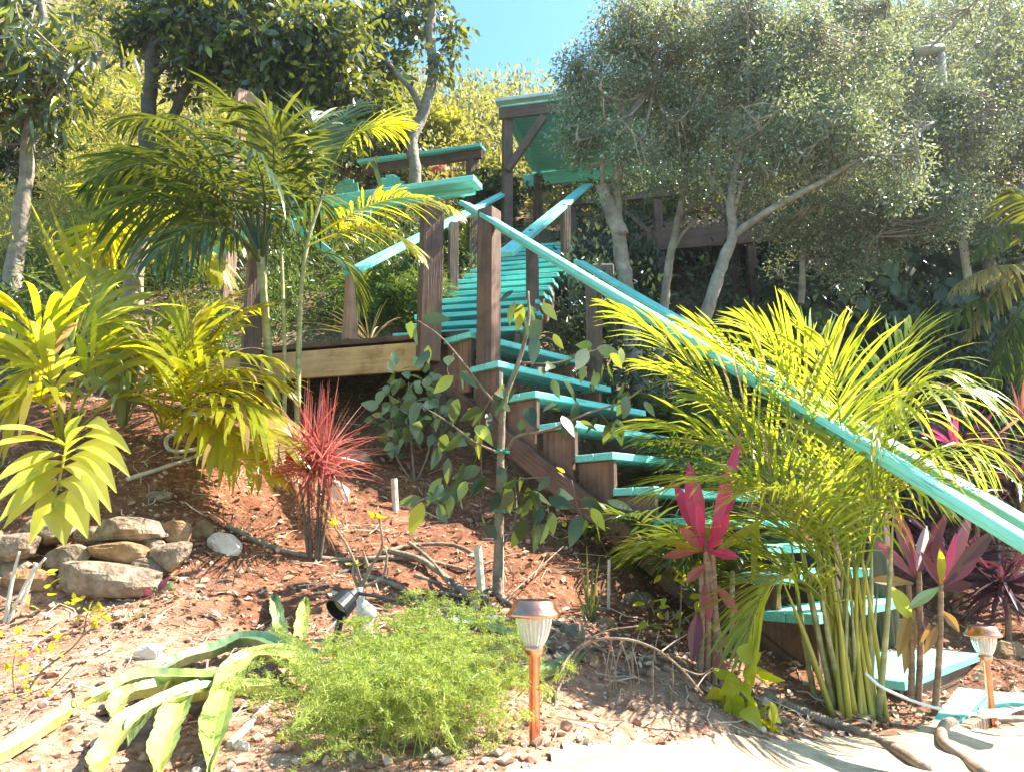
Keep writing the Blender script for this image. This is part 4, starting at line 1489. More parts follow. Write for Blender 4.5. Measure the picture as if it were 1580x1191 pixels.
mb.build('frond', WIDE, t)

# yellow palm right of it
t, b = palm('yellow_palm', 'low bright yellow palm arching over the bank beside the red spiky plant', 250, 660)
YB = 4.3
k = 0
for q in [((250, 665), (270, 590), (320, 520), (440, 560)), ((250, 665), (250, 580), (280, 500), (345, 470)), ((250, 665), (300, 610), (370, 590), (430, 660)), ((262, 640), (310, 640), (360, 650), (405, 730)),
          ((250, 665), (280, 560), (340, 500), (395, 470)), ((250, 665), (220, 600), (210, 520), (260, 470)), ((255, 650), (300, 600), (350, 580), (400, 610)), ((250, 665), (270, 600), (300, 560), (300, 500)), ((250, 665), (300, 600), (360, 550), (425, 590)), ((255, 650), (310, 620), (380, 620), (440, 690)), ((250, 665), (240, 580), (230, 540), (290, 520)), ((255, 660), (290, 640), (330, 650), (370, 700))]:
    frond(t, PALMY, pb(YB, YB + [-.3, .2, -.4, -.5, .4, .2, .1, 0, -.2, -.6, .3, -.5][k], *q), n=21, L=.46, w=.032, seed=200 + k, g=.9, start=.25, vee=.25, rr=.007, a0=52, seg=5)
    k += 1
# upright pale blades
def tuft(name, label, bx, by, Y, tips, w, mat, cat='plant', sag=.0, fold=.25, part='leaf', prof=None, group=None, wd=None):
    b = G(bx, by) if Y is None else P(bx, by, Y)
    t = thing(name, label, cat, b, group)
    for i, (x, y, dy) in enumerate(tips):
        p1 = P(x, y, b[1] + dy)
        m = (b + p1) / 2 + A(0, 0, sag * np.linalg.norm(p1 - b))
        mb = MB()
        ribbon(mb, bez(b + A(_rb.uniform(-.02, .02), 0, -.03), b + (m - b) * .66 + Z * sag * .1, m + (p1 - m) * .33 + Z * sag * .3, p1, 9), w * _rb.uniform(.8, 1.15), wd if wd is not None else np.cross(p1 - b, A(_rb.uniform(-.5, .5), -1, .3)), fold, prof or [.35, .8, 1, .85, .5, .02])
        mb.build(part, mat, t)
    return t


tuft('upright_palm_seedling', 'stiff upright pale yellow-green fan of blades left of the short palm', 165, 560, 4.9,
     [(42, 303, .2), (76, 312, .0), (95, 350, .1), (110, 330, -.1), (133, 343, .2), (150, 372, 0), (175, 400, .1), (195, 425, -.1), (118, 400, .3), (60, 360, .25), (205, 450, 0)], .055, PALMY)
LUSH = [(x, y, d) for x, y, d in [(140, 560, -.2), (160, 540, 0), (182, 560, -.3), (200, 590, -.4), (215, 560, .1), (240, 600, -.3), (150, 620, -.5), (120, 600, -.4), (260, 580, .0), (230, 540, .2), (170, 640, -.5), (245, 520, .3), (190, 520, .2)]]
tuft('peace_lily', 'clump of mid green arching strap leaves between the broad palm and yellow palm', 190, 650, 4.3, LUSH, .055, GREEN, sag=.35)
tuft('grey_blade_plant', 'clump of grey-green narrow blades in front of the tall palm stems', 285, 610, 4.7,
     [(230, 520, 0), (250, 490, .1), (270, 480, 0), (290, 500, -.1), (310, 470, .1), (240, 560, -.2), (300, 540, .1), (330, 520, .1), (262, 530, -.2), (215, 560, 0), (320, 560, -.1)], .035, PALMD, sag=.1)
tuft('shade_strap_plant', 'low dark strap-leaved plant at the left edge under the broad palm', 30, 650, 4.4, [(-20, 560, 0), (5, 540, 0), (30, 560, -.1), (60, 580, -.2), (80, 600, 0), (10, 600, -.3), (50, 550, .1), (-10, 620, -.3)], .05, PALMD, sag=.3)

# palms behind the deck, beside the stairs and right edge
BG = [('feathery dark palm behind the deck, left of the upper stairs', (640, 520), 7.2, 62, 14, PALMD, .42), ('small palm tucked behind the short red deck post', (575, 500), 7.0, 50, 9, PALMD, .34),
      ('low dark palm under the long handrail, right of the lower stairs', (1075, 730), 6.0, 85, 13, PALMD, .42), ('dark green palm among the lowest stairs behind the pink plant', (1010, 905), 4.35, 80, 10, PALMD, .36),
      ('low thin-leaved palm in front of the lower stringer, left of the cane palm', (1085, 925), 3.75, 80, 11, PALM, .34), ('feathery green palm crossing the stair middle beneath the handrail', (1090, 760), 4.9, 95, 15, PALM, .40), ('dim palm behind the cane palm on the shaded bank', (1180, 640), 6.8, 60, 8, PALMD, .36),
      ('bright palm tuft behind the upper stairs left rail', (712, 400), 8.6, 45, 10, PALM, .38)]
for i, (lab, (x, y), Y, rad, n, mat, L) in enumerate(BG):
    b = P(x, y, Y)
    b[2] = min(b[2], float(H0(b[0], b[1])) + .25)
    t = thing('small_palm', lab, 'palm', A(b[0], b[1], float(H0(b[0], b[1])) - .03), 'small dark palms in the shade')
    rq = random.Random(300 + i)
    R_ = rad * Y / FPX
    for k in range(n):
        a = 2 * pi * k / n + rq.uniform(-.2, .2)
        el = rq.uniform(.5, 1.25)
        o = A(cos(a) * cos(el), sin(a) * cos(el) * .8, sin(el))
        l = R_ * rq.uniform(1.1, 1.7)
        frond(t, mat, [b - Z * .1, b + o * l * .4 + Z * .1, b + o * l * .8 + Z * .12, b + o * l + A(cos(a), sin(a), -.2) * l * .3], n=22, L=L * .8, w=.02, seed=320 + 20 * i + k, start=.2, g=.8, rr=.006, seg=3)
t = thing('edge_palm', 'palm entering at the right edge with a dry golden frond hanging left', 'palm', G(1640, 760) - Z * .05)
YB = 5.6
mb = MB()
g0 = G(1650, 760)
tube(mb, spline([g0 - Z * .1, P(1655, 600, g0[1]), P(1650, 440, YB)], 12), np.linspace(.06, .045, 12), 9)
mb.build('trunk', STEM, t, smooth=True)
for k, q in enumerate([((1650, 430), (1600, 350), (1540, 430), (1490, 520)), ((1650, 430), (1600, 400), (1520, 400), (1470, 445)), ((1650, 430), (1600, 330), (1550, 320), (1500, 400)),
                       ((1650, 430), (1600, 430), (1560, 480), (1530, 600)), ((1650, 430), (1610, 300), (1580, 310), (1560, 290)), ((1650, 430), (1580, 420), (1480, 480), (1420, 500)), ((1650, 430), (1610, 480), (1590, 540), (1570, 640))]):
    frond(t, DRYPALM if k in (0, 1) else (PALM if k in (2, 4) else PALMD), pb(YB, YB - .3, *q), n=30, L=.34, w=.03, seed=400 + k, g=1.1, start=.3, vee=.0, rr=.009)

# cane palm: the big bright clump on the right
cb = G(1312, 1094)
t = thing('cane_palm', 'big bright yellow-green cane palm with a bundle of golden stems beside the stair foot', 'palm', cb - Z * .05)
YB = cb[1]
rq = random.Random(8)
MAIN = [((1290, 900), (1230, 700), (1090, 560), (932, 468), -.1), ((1318, 880), (1300, 700), (1290, 580), (1215, 470), .25), ((1330, 860), (1350, 700), (1410, 590), (1500, 600), -.35),
        ((1300, 900), (1190, 700), (1100, 600), (990, 560), .2), ((1290, 950), (1210, 860), (1120, 800), (960, 852), .0), ((1290, 960), (1250, 870), (1170, 850), (1150, 1010), -.3),
        ((1300, 880), (1200, 720), (1090, 640), (960, 660), -.2), ((1335, 880), (1370, 740), (1430, 660), (1530, 690), .0), ((1312, 850), (1290, 660), (1240, 560), (1140, 490), -.1),
        ((1318, 850), (1330, 680), (1370, 580), (1410, 500), .15), ((1310, 880), (1260, 720), (1180, 640), (1060, 610), .3), ((1322, 870), (1340, 700), (1390, 600), (1450, 575), -.2),
        ((1290, 900), (1200, 760), (1110, 710), (1010, 760), -.3), ((1306, 860), (1270, 700), (1200, 600), (1080, 520), .3), ((1322, 880), (1350, 760), (1390, 700), (1440, 770), -.2),
        ((1300, 920), (1240, 820), (1180, 790), (1090, 830), .15), ((1310, 860), (1300, 700), (1300, 600), (1270, 520), -.3), ((1296, 930), (1230, 850), (1180, 880), (1170, 960), .1),
        ((1308, 900), (1270, 780), (1220, 740), (1150, 760), -.4), ((1304, 870), (1250, 640), (1170, 560), (1050, 500), .0)]
for k, q in enumerate(MAIN):
    p = [P(q[i][0], q[i][1], YB + q[4] * (i + .3) / 3) for i in range(4)]
    f0 = cb + A(rq.uniform(-.10, .10) + (p[0][0] - cb[0]) * .25, rq.uniform(-.08, .08), -.04)
    mb = MB()
    st = spline([f0, f0 + (p[0] - f0) * .5 + A(rq.uniform(-.02, .02), 0, 0), p[0]], 16)
    tube(mb, st, np.linspace(.0125, .006, 16), 7)
    mb.build('cane', CANE if k % 3 else STEM, t, smooth=True)
    frond(t, ARECA, p, n=36 if k not in (2, 11) else 26, L=.40 if k not in (2, 11, 7) else .50, w=.0135 if k not in (2, 11) else .019, seed=500 + k, g=.7 if k not in (2, 11, 7) else 1.9, start=.10, vee=.45, rr=.006, a0=52, a1=20, seg=4 if k not in (2, 11) else 7)
for k in range(22):
    f0 = cb + A(rq.uniform(-.12, .12), rq.uniform(-.1, .1), -.04)
    mb = MB()
    e = f0 + A(rq.uniform(-.12, .06) + (f0[0] - cb[0]) * .8, rq.uniform(-.1, .1), rq.uniform(.4, .9))
    tube(mb, spline([f0, (f0 + e) / 2 + A(rq.uniform(-.015, .015), 0, 0), e], 10), np.array([1, 1, .95, .9, .85, .8, .65, .45, .25, .1]) * .0135, 7)
    mb.build('cane', CANE if k % 2 else STEM, t, smooth=True)

# ------------------------------------------------------------------ red, pink and purple plants
t = thing('red_spiky_plant', 'red spiky tuft of narrow leaves on short stems below the tan deck fascia', 'plant', G(485, 868) - Z * .03)
b = G(485, 868)
top = P(488, 700, b[1])
for dx, h in ((-14, 712), (6, 700), (26, 722), (-26, 745), (14, 735)):
    mb = MB()
    tube(mb, spline([b + A(dx * .0009, 0, -.04), (b + top) / 2 + A(dx * .0024, 0, 0), P(488 + dx, h, b[1])], 10), np.linspace(.0085, .0065, 10), 7, True, .15)
    mb.build('stem', BARKD, t, smooth=True)
mb = MB()
rq = random.Random(9)
for i in range(360):
    a = rq.uniform(0, 2 * pi)
    el = math.asin(min(1, rq.uniform(-.15, 1.15))) if i < 330 else rq.uniform(-1.4, -.7)
    d = A(cos(a) * cos(el), sin(a) * cos(el), sin(el))
    p0 = top + A(rq.uniform(-.07, .07), rq.uniform(-.05, .05), rq.uniform(-.12, .03))
    strap(mb, p0, d, rq.uniform(.22, .42), rq.uniform(.005, .010), A(rq.uniform(-1, 1), rq.uniform(-1, 1), rq.uniform(-.5, .5)), rq.uniform(.1, .5), 5, prof=[.6, 1, .9, .6, .05])
mb.build('leaves', REDL, t)
mb = MB()
for i in range(46):
    a = rq.uniform(0, 2 * pi)
    strap(mb, b + (top - b) * rq.uniform(.35, .95) + A(rq.uniform(-.03, .03), rq.uniform(-.03, .03), 0), A(cos(a), sin(a), rq.uniform(-.9, .2)), rq.uniform(.12, .26), .008, A(rq.uniform(-1, 1), rq.uniform(-1, 1), .2), rq.uniform(.8, 1.8), 5)
mb.build('dry_leaves', BRONZE, t)


def cordyline(name, label, bx, by, stems, leaves, mat, cat='plant', w=.055, group=None):
    w *= 1.15
    b = G(bx, by)
    t = thing(name, label, cat, b - Z * .02, group)
    for (x0, x, y) in stems:
        mb = MB()
        f0 = b + A((x0 - bx) * b[1] / FPX, 0, -.04)
        e = P(x, y, b[1])
        s = spline([f0, (f0 + e) / 2 + A(.008, 0, 0), e], 26)
        tube(mb, s, np.linspace(.014, .010, 26) * (1 + .12 * (np.arange(26) % 2)), 8)
        mb.build('stem', BRONZESTEM, t, smooth=True)
    for lf in leaves:
        x0, y0, x1, y1 = lf[:4]
        dy = lf[4] if len(lf) > 4 else 0
        m2 = lf[5] if len(lf) > 5 else mat
        ww = lf[6] if len(lf) > 6 else w
        p0, p1 = P(x0, y0, b[1]), P(x1, y1, b[1] + dy)
        L = np.linalg.norm(p1 - p0)
        m = (p0 + p1) / 2 + A((x1 - x0) * .0002, -.02, .06 * L)
        mb = MB()
        ribbon(mb, bez(p0, p0 + (m - p0) * .7, m + (p1 - m) * .4, p1, 11), ww * 1.15, np.cross(p1 - p0, A(.35 * _rb.uniform(-1, 1), -1, .25)), .35, [.25, .45, .85, 1, .85, .5, .02])
        mb.build('leaf', m2, t)
    return t


BRONZESTEM = solid('ringed_stem', [(.3, (.16, .08, .05)), (.6, (.34, .20, .13)), (.8, (.48, .34, .24))], 8, .7, bump=.3, stretch=(1, 1, 5))
cordyline('pink_cordyline', 'tall plant with vivid pink-red upright leaves on ringed stems, left of the cane palm', 1090, 1050,
          [(1078, 1082, 880), (1090, 1088, 830), (1100, 1100, 850), (1112, 1092, 860)],
          [(1084, 850, 1062, 712, 0, PINK, .075), (1092, 850, 1143, 668, -.1, PINK, .05), (1088, 850, 1140, 752, .1, PINK, .03), (1090, 850, 1040, 742, .12, PINK, .06), (1086, 845, 1075, 775, -.2, PINK, .05),
           (1092, 850, 1125, 790, -.2, PINK, .045), (1088, 850, 1115, 835, -.25, PINK, .05), (1086, 850, 1048, 815, -.2, REDL, .05), (1090, 850, 1140, 860, -.1, PINK, .04), (1078, 940, 1068, 1020, -.05, PURPLE, .06),
           (1100, 900, 1140, 950, 0, REDL, .04), (1095, 960, 1130, 1010, 0, BRONZE, .035), (1080, 850, 1020, 860, .1, REDL, .035), (1085, 850, 1010, 830, .0, PALMY, .03), (1090, 870, 1058, 900, -.1, REDL, .035),
           (1100, 1000, 1120, 1060, -.1, REDL, .04), (1085, 900, 1095, 960, -.1, REDL, .04), (1092, 860, 1180, 800, 0, PALMY, .035), (1160, 900, 1168, 790, .1, PALMY, .03)], PINK)
cordyline('purple_cordyline', 'purple-leaved plant between the cane palm and the landing, nearer the canes', 1408, 1098,
          [(1405, 1402, 900), (1415, 1418, 880)],
          [(1412, 890, 1376, 768, -.05, PURPLE, .06), (1412, 890, 1345, 832, -.1, PURPLE, .045), (1412, 890, 1395, 800, .1, PINK, .035), (1414, 890, 1463, 786, 0, PURPLE, .045), (1412, 890, 1430, 810, .2, PURPD, .05),
           (1410, 900, 1340, 895, -.1, BRONZE, .04), (1408, 960, 1375, 905, -.1, WIDE, .06), (1404, 940, 1385, 1015, -.05, BRONZE, .05), (1410, 940, 1395, 1040, 0, BRONZE, .05), (1420, 950, 1440, 990, 0, PURPD, .04), (1416, 1000, 1434, 960, -.1, BRONZE, .04)], PURPLE,
          group='purple cordylines by the landing')
cordyline('purple_cordyline', 'purple-leaved plant just right of its twin, with one pink blade, above the landing edge', 1442, 1108,
          [(1440, 1452, 900)],
          [(1452, 905, 1536, 815, -.05, PURPD, .055), (1452, 905, 1475, 820, 0, PINK, .03), (1452, 905, 1500, 790, .15, PURPLE, .045), (1452, 905, 1440, 800, .1, PURPLE, .05), (1452, 905, 1450, 845, -.1, PALMY, .035), (1452, 905, 1400, 940, -.05, GREEN, .04),
           (1452, 910, 1500, 900, -.1, PURPD, .04), (1452, 905, 1420, 850, 0, PURPLE, .045), (1452, 905, 1510, 860, 0, PURPLE, .045), (1450, 940, 1480, 975, 0, BRONZE, .035), (1450, 960, 1425, 1010, 0, BRONZE, .035)], PURPLE,
          group='purple cordylines by the landing')
MASS = [('dark_cordyline', 'dim purple rosette above the handrail at the right, below the golden dry frond', (1490, 700), 5.5, .5, 40), ('dark_cordyline', 'dim purple rosette at the right edge, under the lower end of the handrail', (1545, 905), 4.6, .42, 34),
        ('dark_cordyline', 'dim purple rosette directly behind the two purple plants by the landing', (1465, 860), 4.9, .42, 32), ('dark_cordyline', 'dim purple rosette partly hidden behind the right of the cane palm', (1390, 800), 5.4, .45, 32),
        ('dark_cordyline', 'dim purple rosette rising at the edge above the handrail end', (1570, 745), 5.0, .45, 34)]
for i, (nm, lab, (x, y), Y, L, n) in enumerate(MASS):
    c = P(x, y, Y)
    gz = float(H0(c[0], c[1]))
    t = thing(nm, lab, 'plant', A(c[0], c[1], gz - .02), 'dim purple rosettes in the shade')
    rq = random.Random(600 + i)
    mb = MB()
    tube(mb, spline([A(c[0], c[1], gz - .05), A(c[0] + .02, c[1], (gz + c[2]) / 2), c], 10), np.linspace(.02, .014, 10), 7)
    mb.build('stem', BRONZESTEM, t)
    mb = MB()
    for k in range(n * 2):
        a = rq.uniform(0, 2 * pi)
        el = math.asin(rq.uniform(-.3, .95))
        strap(mb, c + A(0, 0, rq.uniform(-.1, .05)), A(cos(a) * cos(el), sin(a) * cos(el), sin(el)), L * rq.uniform(.7, 1.1), rq.uniform(.025, .045), A(rq.uniform(-1, 1), rq.uniform(-1, 1), .3), rq.uniform(.3, .9), 5, fold=.3)
    mb.build('leaves', PURPD, t)
tuft('bromeliad', 'small red-tipped tuft of narrow leaves at the right edge above the handrail', 1575, 640, 4.6, [(1560, 590, 0), (1580, 585, 0), (1600, 600, 0), (1550, 610, -.1), (1545, 630, 0), (1570, 600, -.1), (1530, 640, .1), (1540, 670, .1)], .02, REDL)
tuft('heliconia', 'red flower bract hanging behind the arching tip of the cane palm', 1473, 680, 4.2, [(1472, 640, 0), (1478, 642, -.05), (1462, 650, 0), (1430, 658, -.1), (1418, 668, -.1)], .03, PINK)
tuft('orange_grass', 'low orange-brown grass tufts on the ground behind the deck, beside the short post', 570, 525, 6.1, [(x, y, _rb.uniform(-.2, .3)) for x, y in [(440, 500), (465, 470), (480, 490), (495, 460), (510, 480), (520, 500), (535, 470), (560, 480), (590, 470), (610, 500), (620, 490), (600, 460), (585, 505), (545, 500), (500, 505), (455, 515)]], .014, ORANGE, sag=.12)

# ------------------------------------------------------------------ broad-leaved young tree on its stake, shrubs
def sprig(name, label, bx, by, stems, clusters, leafmat_, size, bark, r0=.016, tmpl=OVAL, droop=.9, cat='shrub', spread=.10, seed=0, group=None, up=.3, Y=None):
    b = G(bx, by) if Y is None else P(bx, by, Y)
    YB = b[1]
    t = thing(name, label, cat, b - Z * .02, group)
    mb = MB()
    for st in stems:
        q = [P(x, y, YB + dy) for x, y, dy in st[1]]
        if st[0]:
            q = [b - Z * .05] + q
        tube(mb, spline(q, 6 * len(q)), np.linspace(r0 * st[2], r0 * st[3], 6 * len(q)), 7, True, .15)
    mb.build('stem', bark, t, smooth=True)
    rg_ = np.random.default_rng(seed)
    pos, d, nn = [], [], []
    for (x, y, n, dy, sp) in clusters:
        c = P(x, y, YB + dy)
        for _ in range(max(1, int(n * (.72 if name == 'young_tree' else 1)))):
            o = rdirs(rg_, 1)[0]
            pos.append(c + o * spread * sp * rg_.random() ** .5)
            d.append(o * .7 + rg_.normal(size=3) * .3 + A(0, 0, -droop))
            nn.append(rg_.normal(size=3) * .6 + A(0, -.4, up))
    leafmesh('foliage', np.array(pos), np.array(d), np.array(nn), size * rg_.uniform(.65, 1.2, len(pos)), leafmat_, t, tmpl)
    return t


sprig('young_tree', 'young staked tree with drooping dark glossy leaves standing mid-slope in front of the stairs', 766, 916,
      [(1, [(770, 800, 0), (773, 690, 0), (778, 620, 0), (800, 560, .02), (815, 500, .0), (815, 450, 0)], 1.6, .35), (0, [(783, 692, 0), (800, 672, -.03), (850, 662, -.05), (900, 640, -.05), (960, 620, 0), (990, 600, 0)], .6, .25),
       (0, [(778, 640, 0), (745, 600, -.05), (715, 560, -.1), (680, 520, -.1), (645, 495, -.05)], .45, .15), (0, [(805, 560, .02), (860, 560, 0), (905, 545, 0), (935, 535, 0)], .4, .15), (0, [(773, 700, 0), (730, 680, -.1), (690, 650, -.1), (640, 620, -.1)], .4, .15),
       (0, [(700, 545, -.1), (690, 570, -.1), (700, 590, -.1)], .2, .1), (0, [(772, 760, 0), (800, 740, -.05), (850, 735, -.05)], .35, .15), (0, [(771, 850, 0), (795, 800, .05), (795, 740, .1)], .4, .2), (0, [(768, 760, 0), (720, 745, -.1), (660, 765, -.1), (630, 790, -.1)], .35, .12)],
      [(815, 455, 7, 0, 1), (830, 490, 7, 0, 1.2), (800, 480, 4, 0, 1), (845, 580, 6, 0, 1.2), (780, 590, 4, 0, 1), (755, 640, 8, 0, 1.1), (800, 640, 6, 0, 1.2), (720, 690, 8, -.1, 1.3), (690, 665, 6, -.1, 1), (715, 600, 3, -.1, 1), (650, 610, 3, -.1, .8),
       (935, 560, 12, 0, 1.3), (910, 545, 6, 0, 1), (945, 650, 8, 0, .9), (885, 650, 7, -.05, 1.1), (855, 640, 5, -.05, 1), (975, 605, 7, 0, .8), (770, 735, 9, -.05, 1.2), (815, 750, 12, -.05, 1.3), (860, 765, 14, -.05, 1.4), (910, 780, 7, -.05, 1), (830, 790, 8, -.05, 1.2), (700, 750, 8, -.1, 1.2), (660, 770, 7, -.1, 1.1), (740, 790, 4, 0, 1), (690, 570, 5, -.1, .8), (640, 500, 5, -.05, .7), (665, 530, 3, -.1, .7), (895, 620, 5, 0, 1), (725, 740, 5, -.1, 1)],
      GLOSSY, .14, TWIG, seed=71, cat='tree')
sprig('variegated_shrub', 'leafy pale green shrub in front of the dark void beneath the deck', 640, 742,
      [(1, [(636, 700, 0), (632, 640, 0), (630, 590, 0)], .7, .25), (1, [(610, 700, 0), (605, 650, 0), (600, 600, 0)], .6, .2), (1, [(660, 700, 0), (672, 640, 0), (680, 600, 0)], .5, .2)],
      [(615, 580, 14, 0, 1), (645, 585, 16, 0, 1), (605, 690, 8, 0, 1), (680, 625, 12, -.05, 1), (590, 630, 8, 0, .9), (610, 610, 10, 0, 1), (600, 650, 14, 0, 1.2), (640, 640, 16, -.05, 1.3), (670, 650, 14, 0, 1.2), (690, 670, 9, 0, 1), (620, 670, 12, 0, 1.1), (655, 610, 10, 0, 1), (640, 665, 8, -.1, 1)],
      GREEN, .105, TWIG, seed=72, tmpl=OVALR, droop=.35)
sprig('lime_vine', 'thin climbing stem with bright yellow-green leaves left of the pink plant', 1045, 1000,
      [(1, [(1050, 940, 0), (1052, 890, 0)], .35, .15), (0, [(1050, 940, 0), (1030, 960, 0), (1000, 965, 0)], .25, .12)],
      [(1035, 882, 3, 0, .5), (1068, 884, 3, 0, .5), (1045, 912, 5, 0, .8), (1080, 915, 5, 0, .7), (1060, 935, 4, 0, .7), (1008, 955, 5, 0, .7), (1035, 965, 4, 0, .6), (1000, 935, 3, 0, .5)], LIME, .075, TWIG, seed=73, droop=.1, up=.9)
sprig('lime_vine', 'low sprig of pointed bright lime leaves at the foot of the pink plant, right side', 1150, 1100,
      [(1, [(1150, 1060, 0), (1150, 1030, 0)], .35, .15)],
      [(1120, 1075, 5, -.05, .7), (1145, 1045, 5, 0, .7), (1165, 1070, 5, -.05, .8), (1130, 1100, 5, -.05, .8), (1155, 1095, 3, -.05, .7), (1150, 1030, 3, 0, .5)], LIME, .10, TWIG, seed=74, tmpl=HEARTR, droop=.6)
sprig('lime_twig', 'bare bent twig ending in yellowing leaves in front of the lower stringer', 945, 860,
      [(1, [(925, 830, 0), (895, 790, 0), (882, 740, 0)], .35, .15), (0, [(945, 850, 0), (960, 810, 0), (985, 790, 0)], .3, .15)],
      [(876, 730, 1, 0, .2), (955, 790, 3, 0, .6), (985, 800, 5, 0, .8), (960, 815, 3, 0, .6), (920, 815, 2, 0, .5), (870, 806, 3, 0, .7), (995, 825, 2, 0, .5)], LIME, .085, TWIG, seed=75, droop=.0, up=.8)
sprig('yellow_seedling', 'small bright yellow-green seedling on bare soil below the stone wall', 128, 985,
      [(1, [(132, 960, 0), (138, 935, 0)], .25, .15)], [(118, 935, 6, 0, .3), (140, 945, 12, 0, .4), (130, 925, 5, 0, .3), (152, 950, 6, 0, .3)], LIME, .032, TWIG, seed=76, tmpl=OVALR, droop=0, up=.8)
sprig('pale_weed', 'straggly pale yellow weeds at the lower left edge', 30, 1085,
      [(1, [(60, 1040, 0), (110, 1000, 0), (135, 970, 0)], .25, .12), (1, [(20, 1040, 0), (25, 1000, 0)], .2, .1), (1, [(80, 1060, 0), (120, 1020, .0)], .2, .1)],
      [(20, 1040, 14, 0, .9), (50, 1050, 14, 0, .9), (35, 1075, 14, 0, .8), (90, 990, 8, 0, .5), (75, 1010, 6, 0, .5), (15, 1000, 8, 0, .6), (60, 1080, 6, 0, .6)], LIME, .028, TWIG, seed=77, droop=0, up=.8)
sprig('edge_weed', 'leaning dry stems with two small yellow leaves at the left edge of the wall', 8, 950,
      [(1, [(18, 900, 0), (30, 850, 0)], .6, .3), (1, [(40, 900, 0), (70, 860, 0)], .45, .3)], [(35, 880, 1, 0, .3), (62, 885, 2, 0, .3), (70, 915, 3, 0, .5), (40, 935, 3, 0, .4)], LIME, .05, WHITEWOOD, seed=78, droop=0)
sprig('hibiscus', 'red tubular bud and orange-striped flower among the young tree leaves', 745, 770,
      [(1, [(742, 700, -.1), (740, 650, -.1), (760, 610, -.08)], .3, .15)], [(740, 660, 3, -.1, .8), (750, 690, 3, -.1, .8)], GLOSSY, .10, TWIG, seed=79)
ht = bpy.data.objects['hibiscus']
hb = LOC['hibiscus'][1]
mb = MB()
c = P(770, 618, hb - .12)
for k in range(26):
    a = k * 2.4
    strap(mb, c + Z * .0025 * k, A(cos(a) * .5, sin(a) * .5, 1), .035, .012, A(-sin(a), cos(a), 0), .1, 3)
mb.build('bud', leafmat('red_petal', (.65, .02, .02), (.8, .05, .03), (.8, .03, .02), (.9, .08, .03), .4, .35), ht)
mb = MB()
c = P(722, 636, hb - .12)
for k in range(4):
    ribbon(mb, bez(c + Z * .006 * k, c + A(.02, 0, .012 + .006 * k), c + A(.045, 0, .008 + .004 * k), c + A(.07, -.01, -.012 - .003 * k), 8), .02, A(0, -.5, 1), .2)
mb.build('flower', leafmat('orange_petal', (.80, .30, .02), (.95, .45, .03), (.9, .4, .02), (.95, .5, .03), .4, .35), ht)

for lab, pts in (('slim green-leaved seedlings standing in the mulch below the stringer', ((908, 960), (900, 860), (912, 870), (925, 855), (895, 890))),):
    tuft('grass_seedling', lab, 910, 955, None, [(895, 865, 0), (905, 840, 0), (915, 870, .05), (925, 860, -.05), (885, 900, 0), (935, 900, 0), (918, 900, -.1), (900, 905, .1), (890, 930, 0), (940, 935, 0)], .012, PALM)

# ------------------------------------------------------------------ asparagus fern
def fern():
    b = G(640, 1120)
    t = thing('asparagus_fern', 'mound of feathery light green asparagus fern in the centre foreground', 'fern', b)
    rq = np.random.default_rng(81)
    pos, d, nn, sz = [], [], [], []
    mb = MB()
    for i in range(265):
        g = G(rq.normal(628, 66) if i % 3 else rq.uniform(470, 785), rq.uniform(1020, 1200))
        top = g + A(rq.normal() * .07, rq.normal() * .07 - .02, rq.uniform(.06, .20) * (1.15 - abs(g[0] - b[0]) * 1.1))
        tip = top + A(rq.normal() * .09, rq.normal() * .09, rq.uniform(-.05, .03))
        c = spline([g - Z * .01, top, tip], 12)
        tube(mb, c[::2], .0012, 3, False)
        for q in range(3, 12):
            for s in range(3):
                o = nrm(rq.normal(size=3) * A(1, 1, .4))
                l = .055 * (1.25 - q / 12)
                m = 7
                for k in range(m):
                    pp_ = c[q] + o * l * k / m
                    for z in range(2):
                        dd = nrm(o * .6 + rq.normal(size=3) * .8)
                        pos.append(pp_)
                        d.append(dd)
                        nn.append(rq.normal(size=3))
                        sz.append(.013 * rq.uniform(.6, 1.3))
    mb.build('stem', FERNSTEM, t)
    leafmesh('foliage', np.array(pos), np.array(d), np.array(nn), np.array(sz), FERN, t, LEAF * [1, .35, .4])


FERNSTEM = solid('fern_stem', [(.3, (.14, .22, .05)), (.7, (.28, .34, .10))], 10, .6, bump=0)
fern()

# ------------------------------------------------------------------ fleshy cactus-like leaves
def fleshy(mb, pts, w, th, up=(0, -.3, 1), saw=.04):
    s = spline(pts, 66)
    T = np.gradient(s, axis=0)
    V, Gv = [], []
    for i, p in enumerate(s):
        t = nrm(T[i])
        sd = nrm(np.cross(t, up))
        u = np.cross(sd, t)
        x = i / 65
        f = w / 2 * min(1, .55 + 2.2 * x) * (1 if x < .75 else max(.12, 1 - ((x - .75) / .25) ** 2)) * (1 + saw * (1 if i % 4 < 2 else -.6) + .10 * sin(i * .37 + w * 90))
        h = th / 2
        V += [p - sd * f + u * h * 1.1, p - sd * f * .5 + u * h * .1, p - u * h * .3, p + sd * f * .5 + u * h * .1, p + sd * f + u * h * 1.1, p + sd * f * .5 - u * h, p - u * h * 1.5, p - sd * f * .5 - u * h]
    Fc = []
    for i in range(65):
        for k in range(8):
            j = (k + 1) % 8
            Fc.append((i * 8 + k, i * 8 + j, i * 8 + 8 + j, i * 8 + 8 + k))
    Fc += [tuple(range(8)), tuple(65 * 8 + k for k in range(8))]
    mb.add(V, Fc)


def gl(*q):
    """points lifted above the ground under a pixel"""
    out = []
    for x, y, l in q:
        p = G(x, y)
        p = P(x, y, p[1] - l * 2.6)
        out.append(p)
    return out


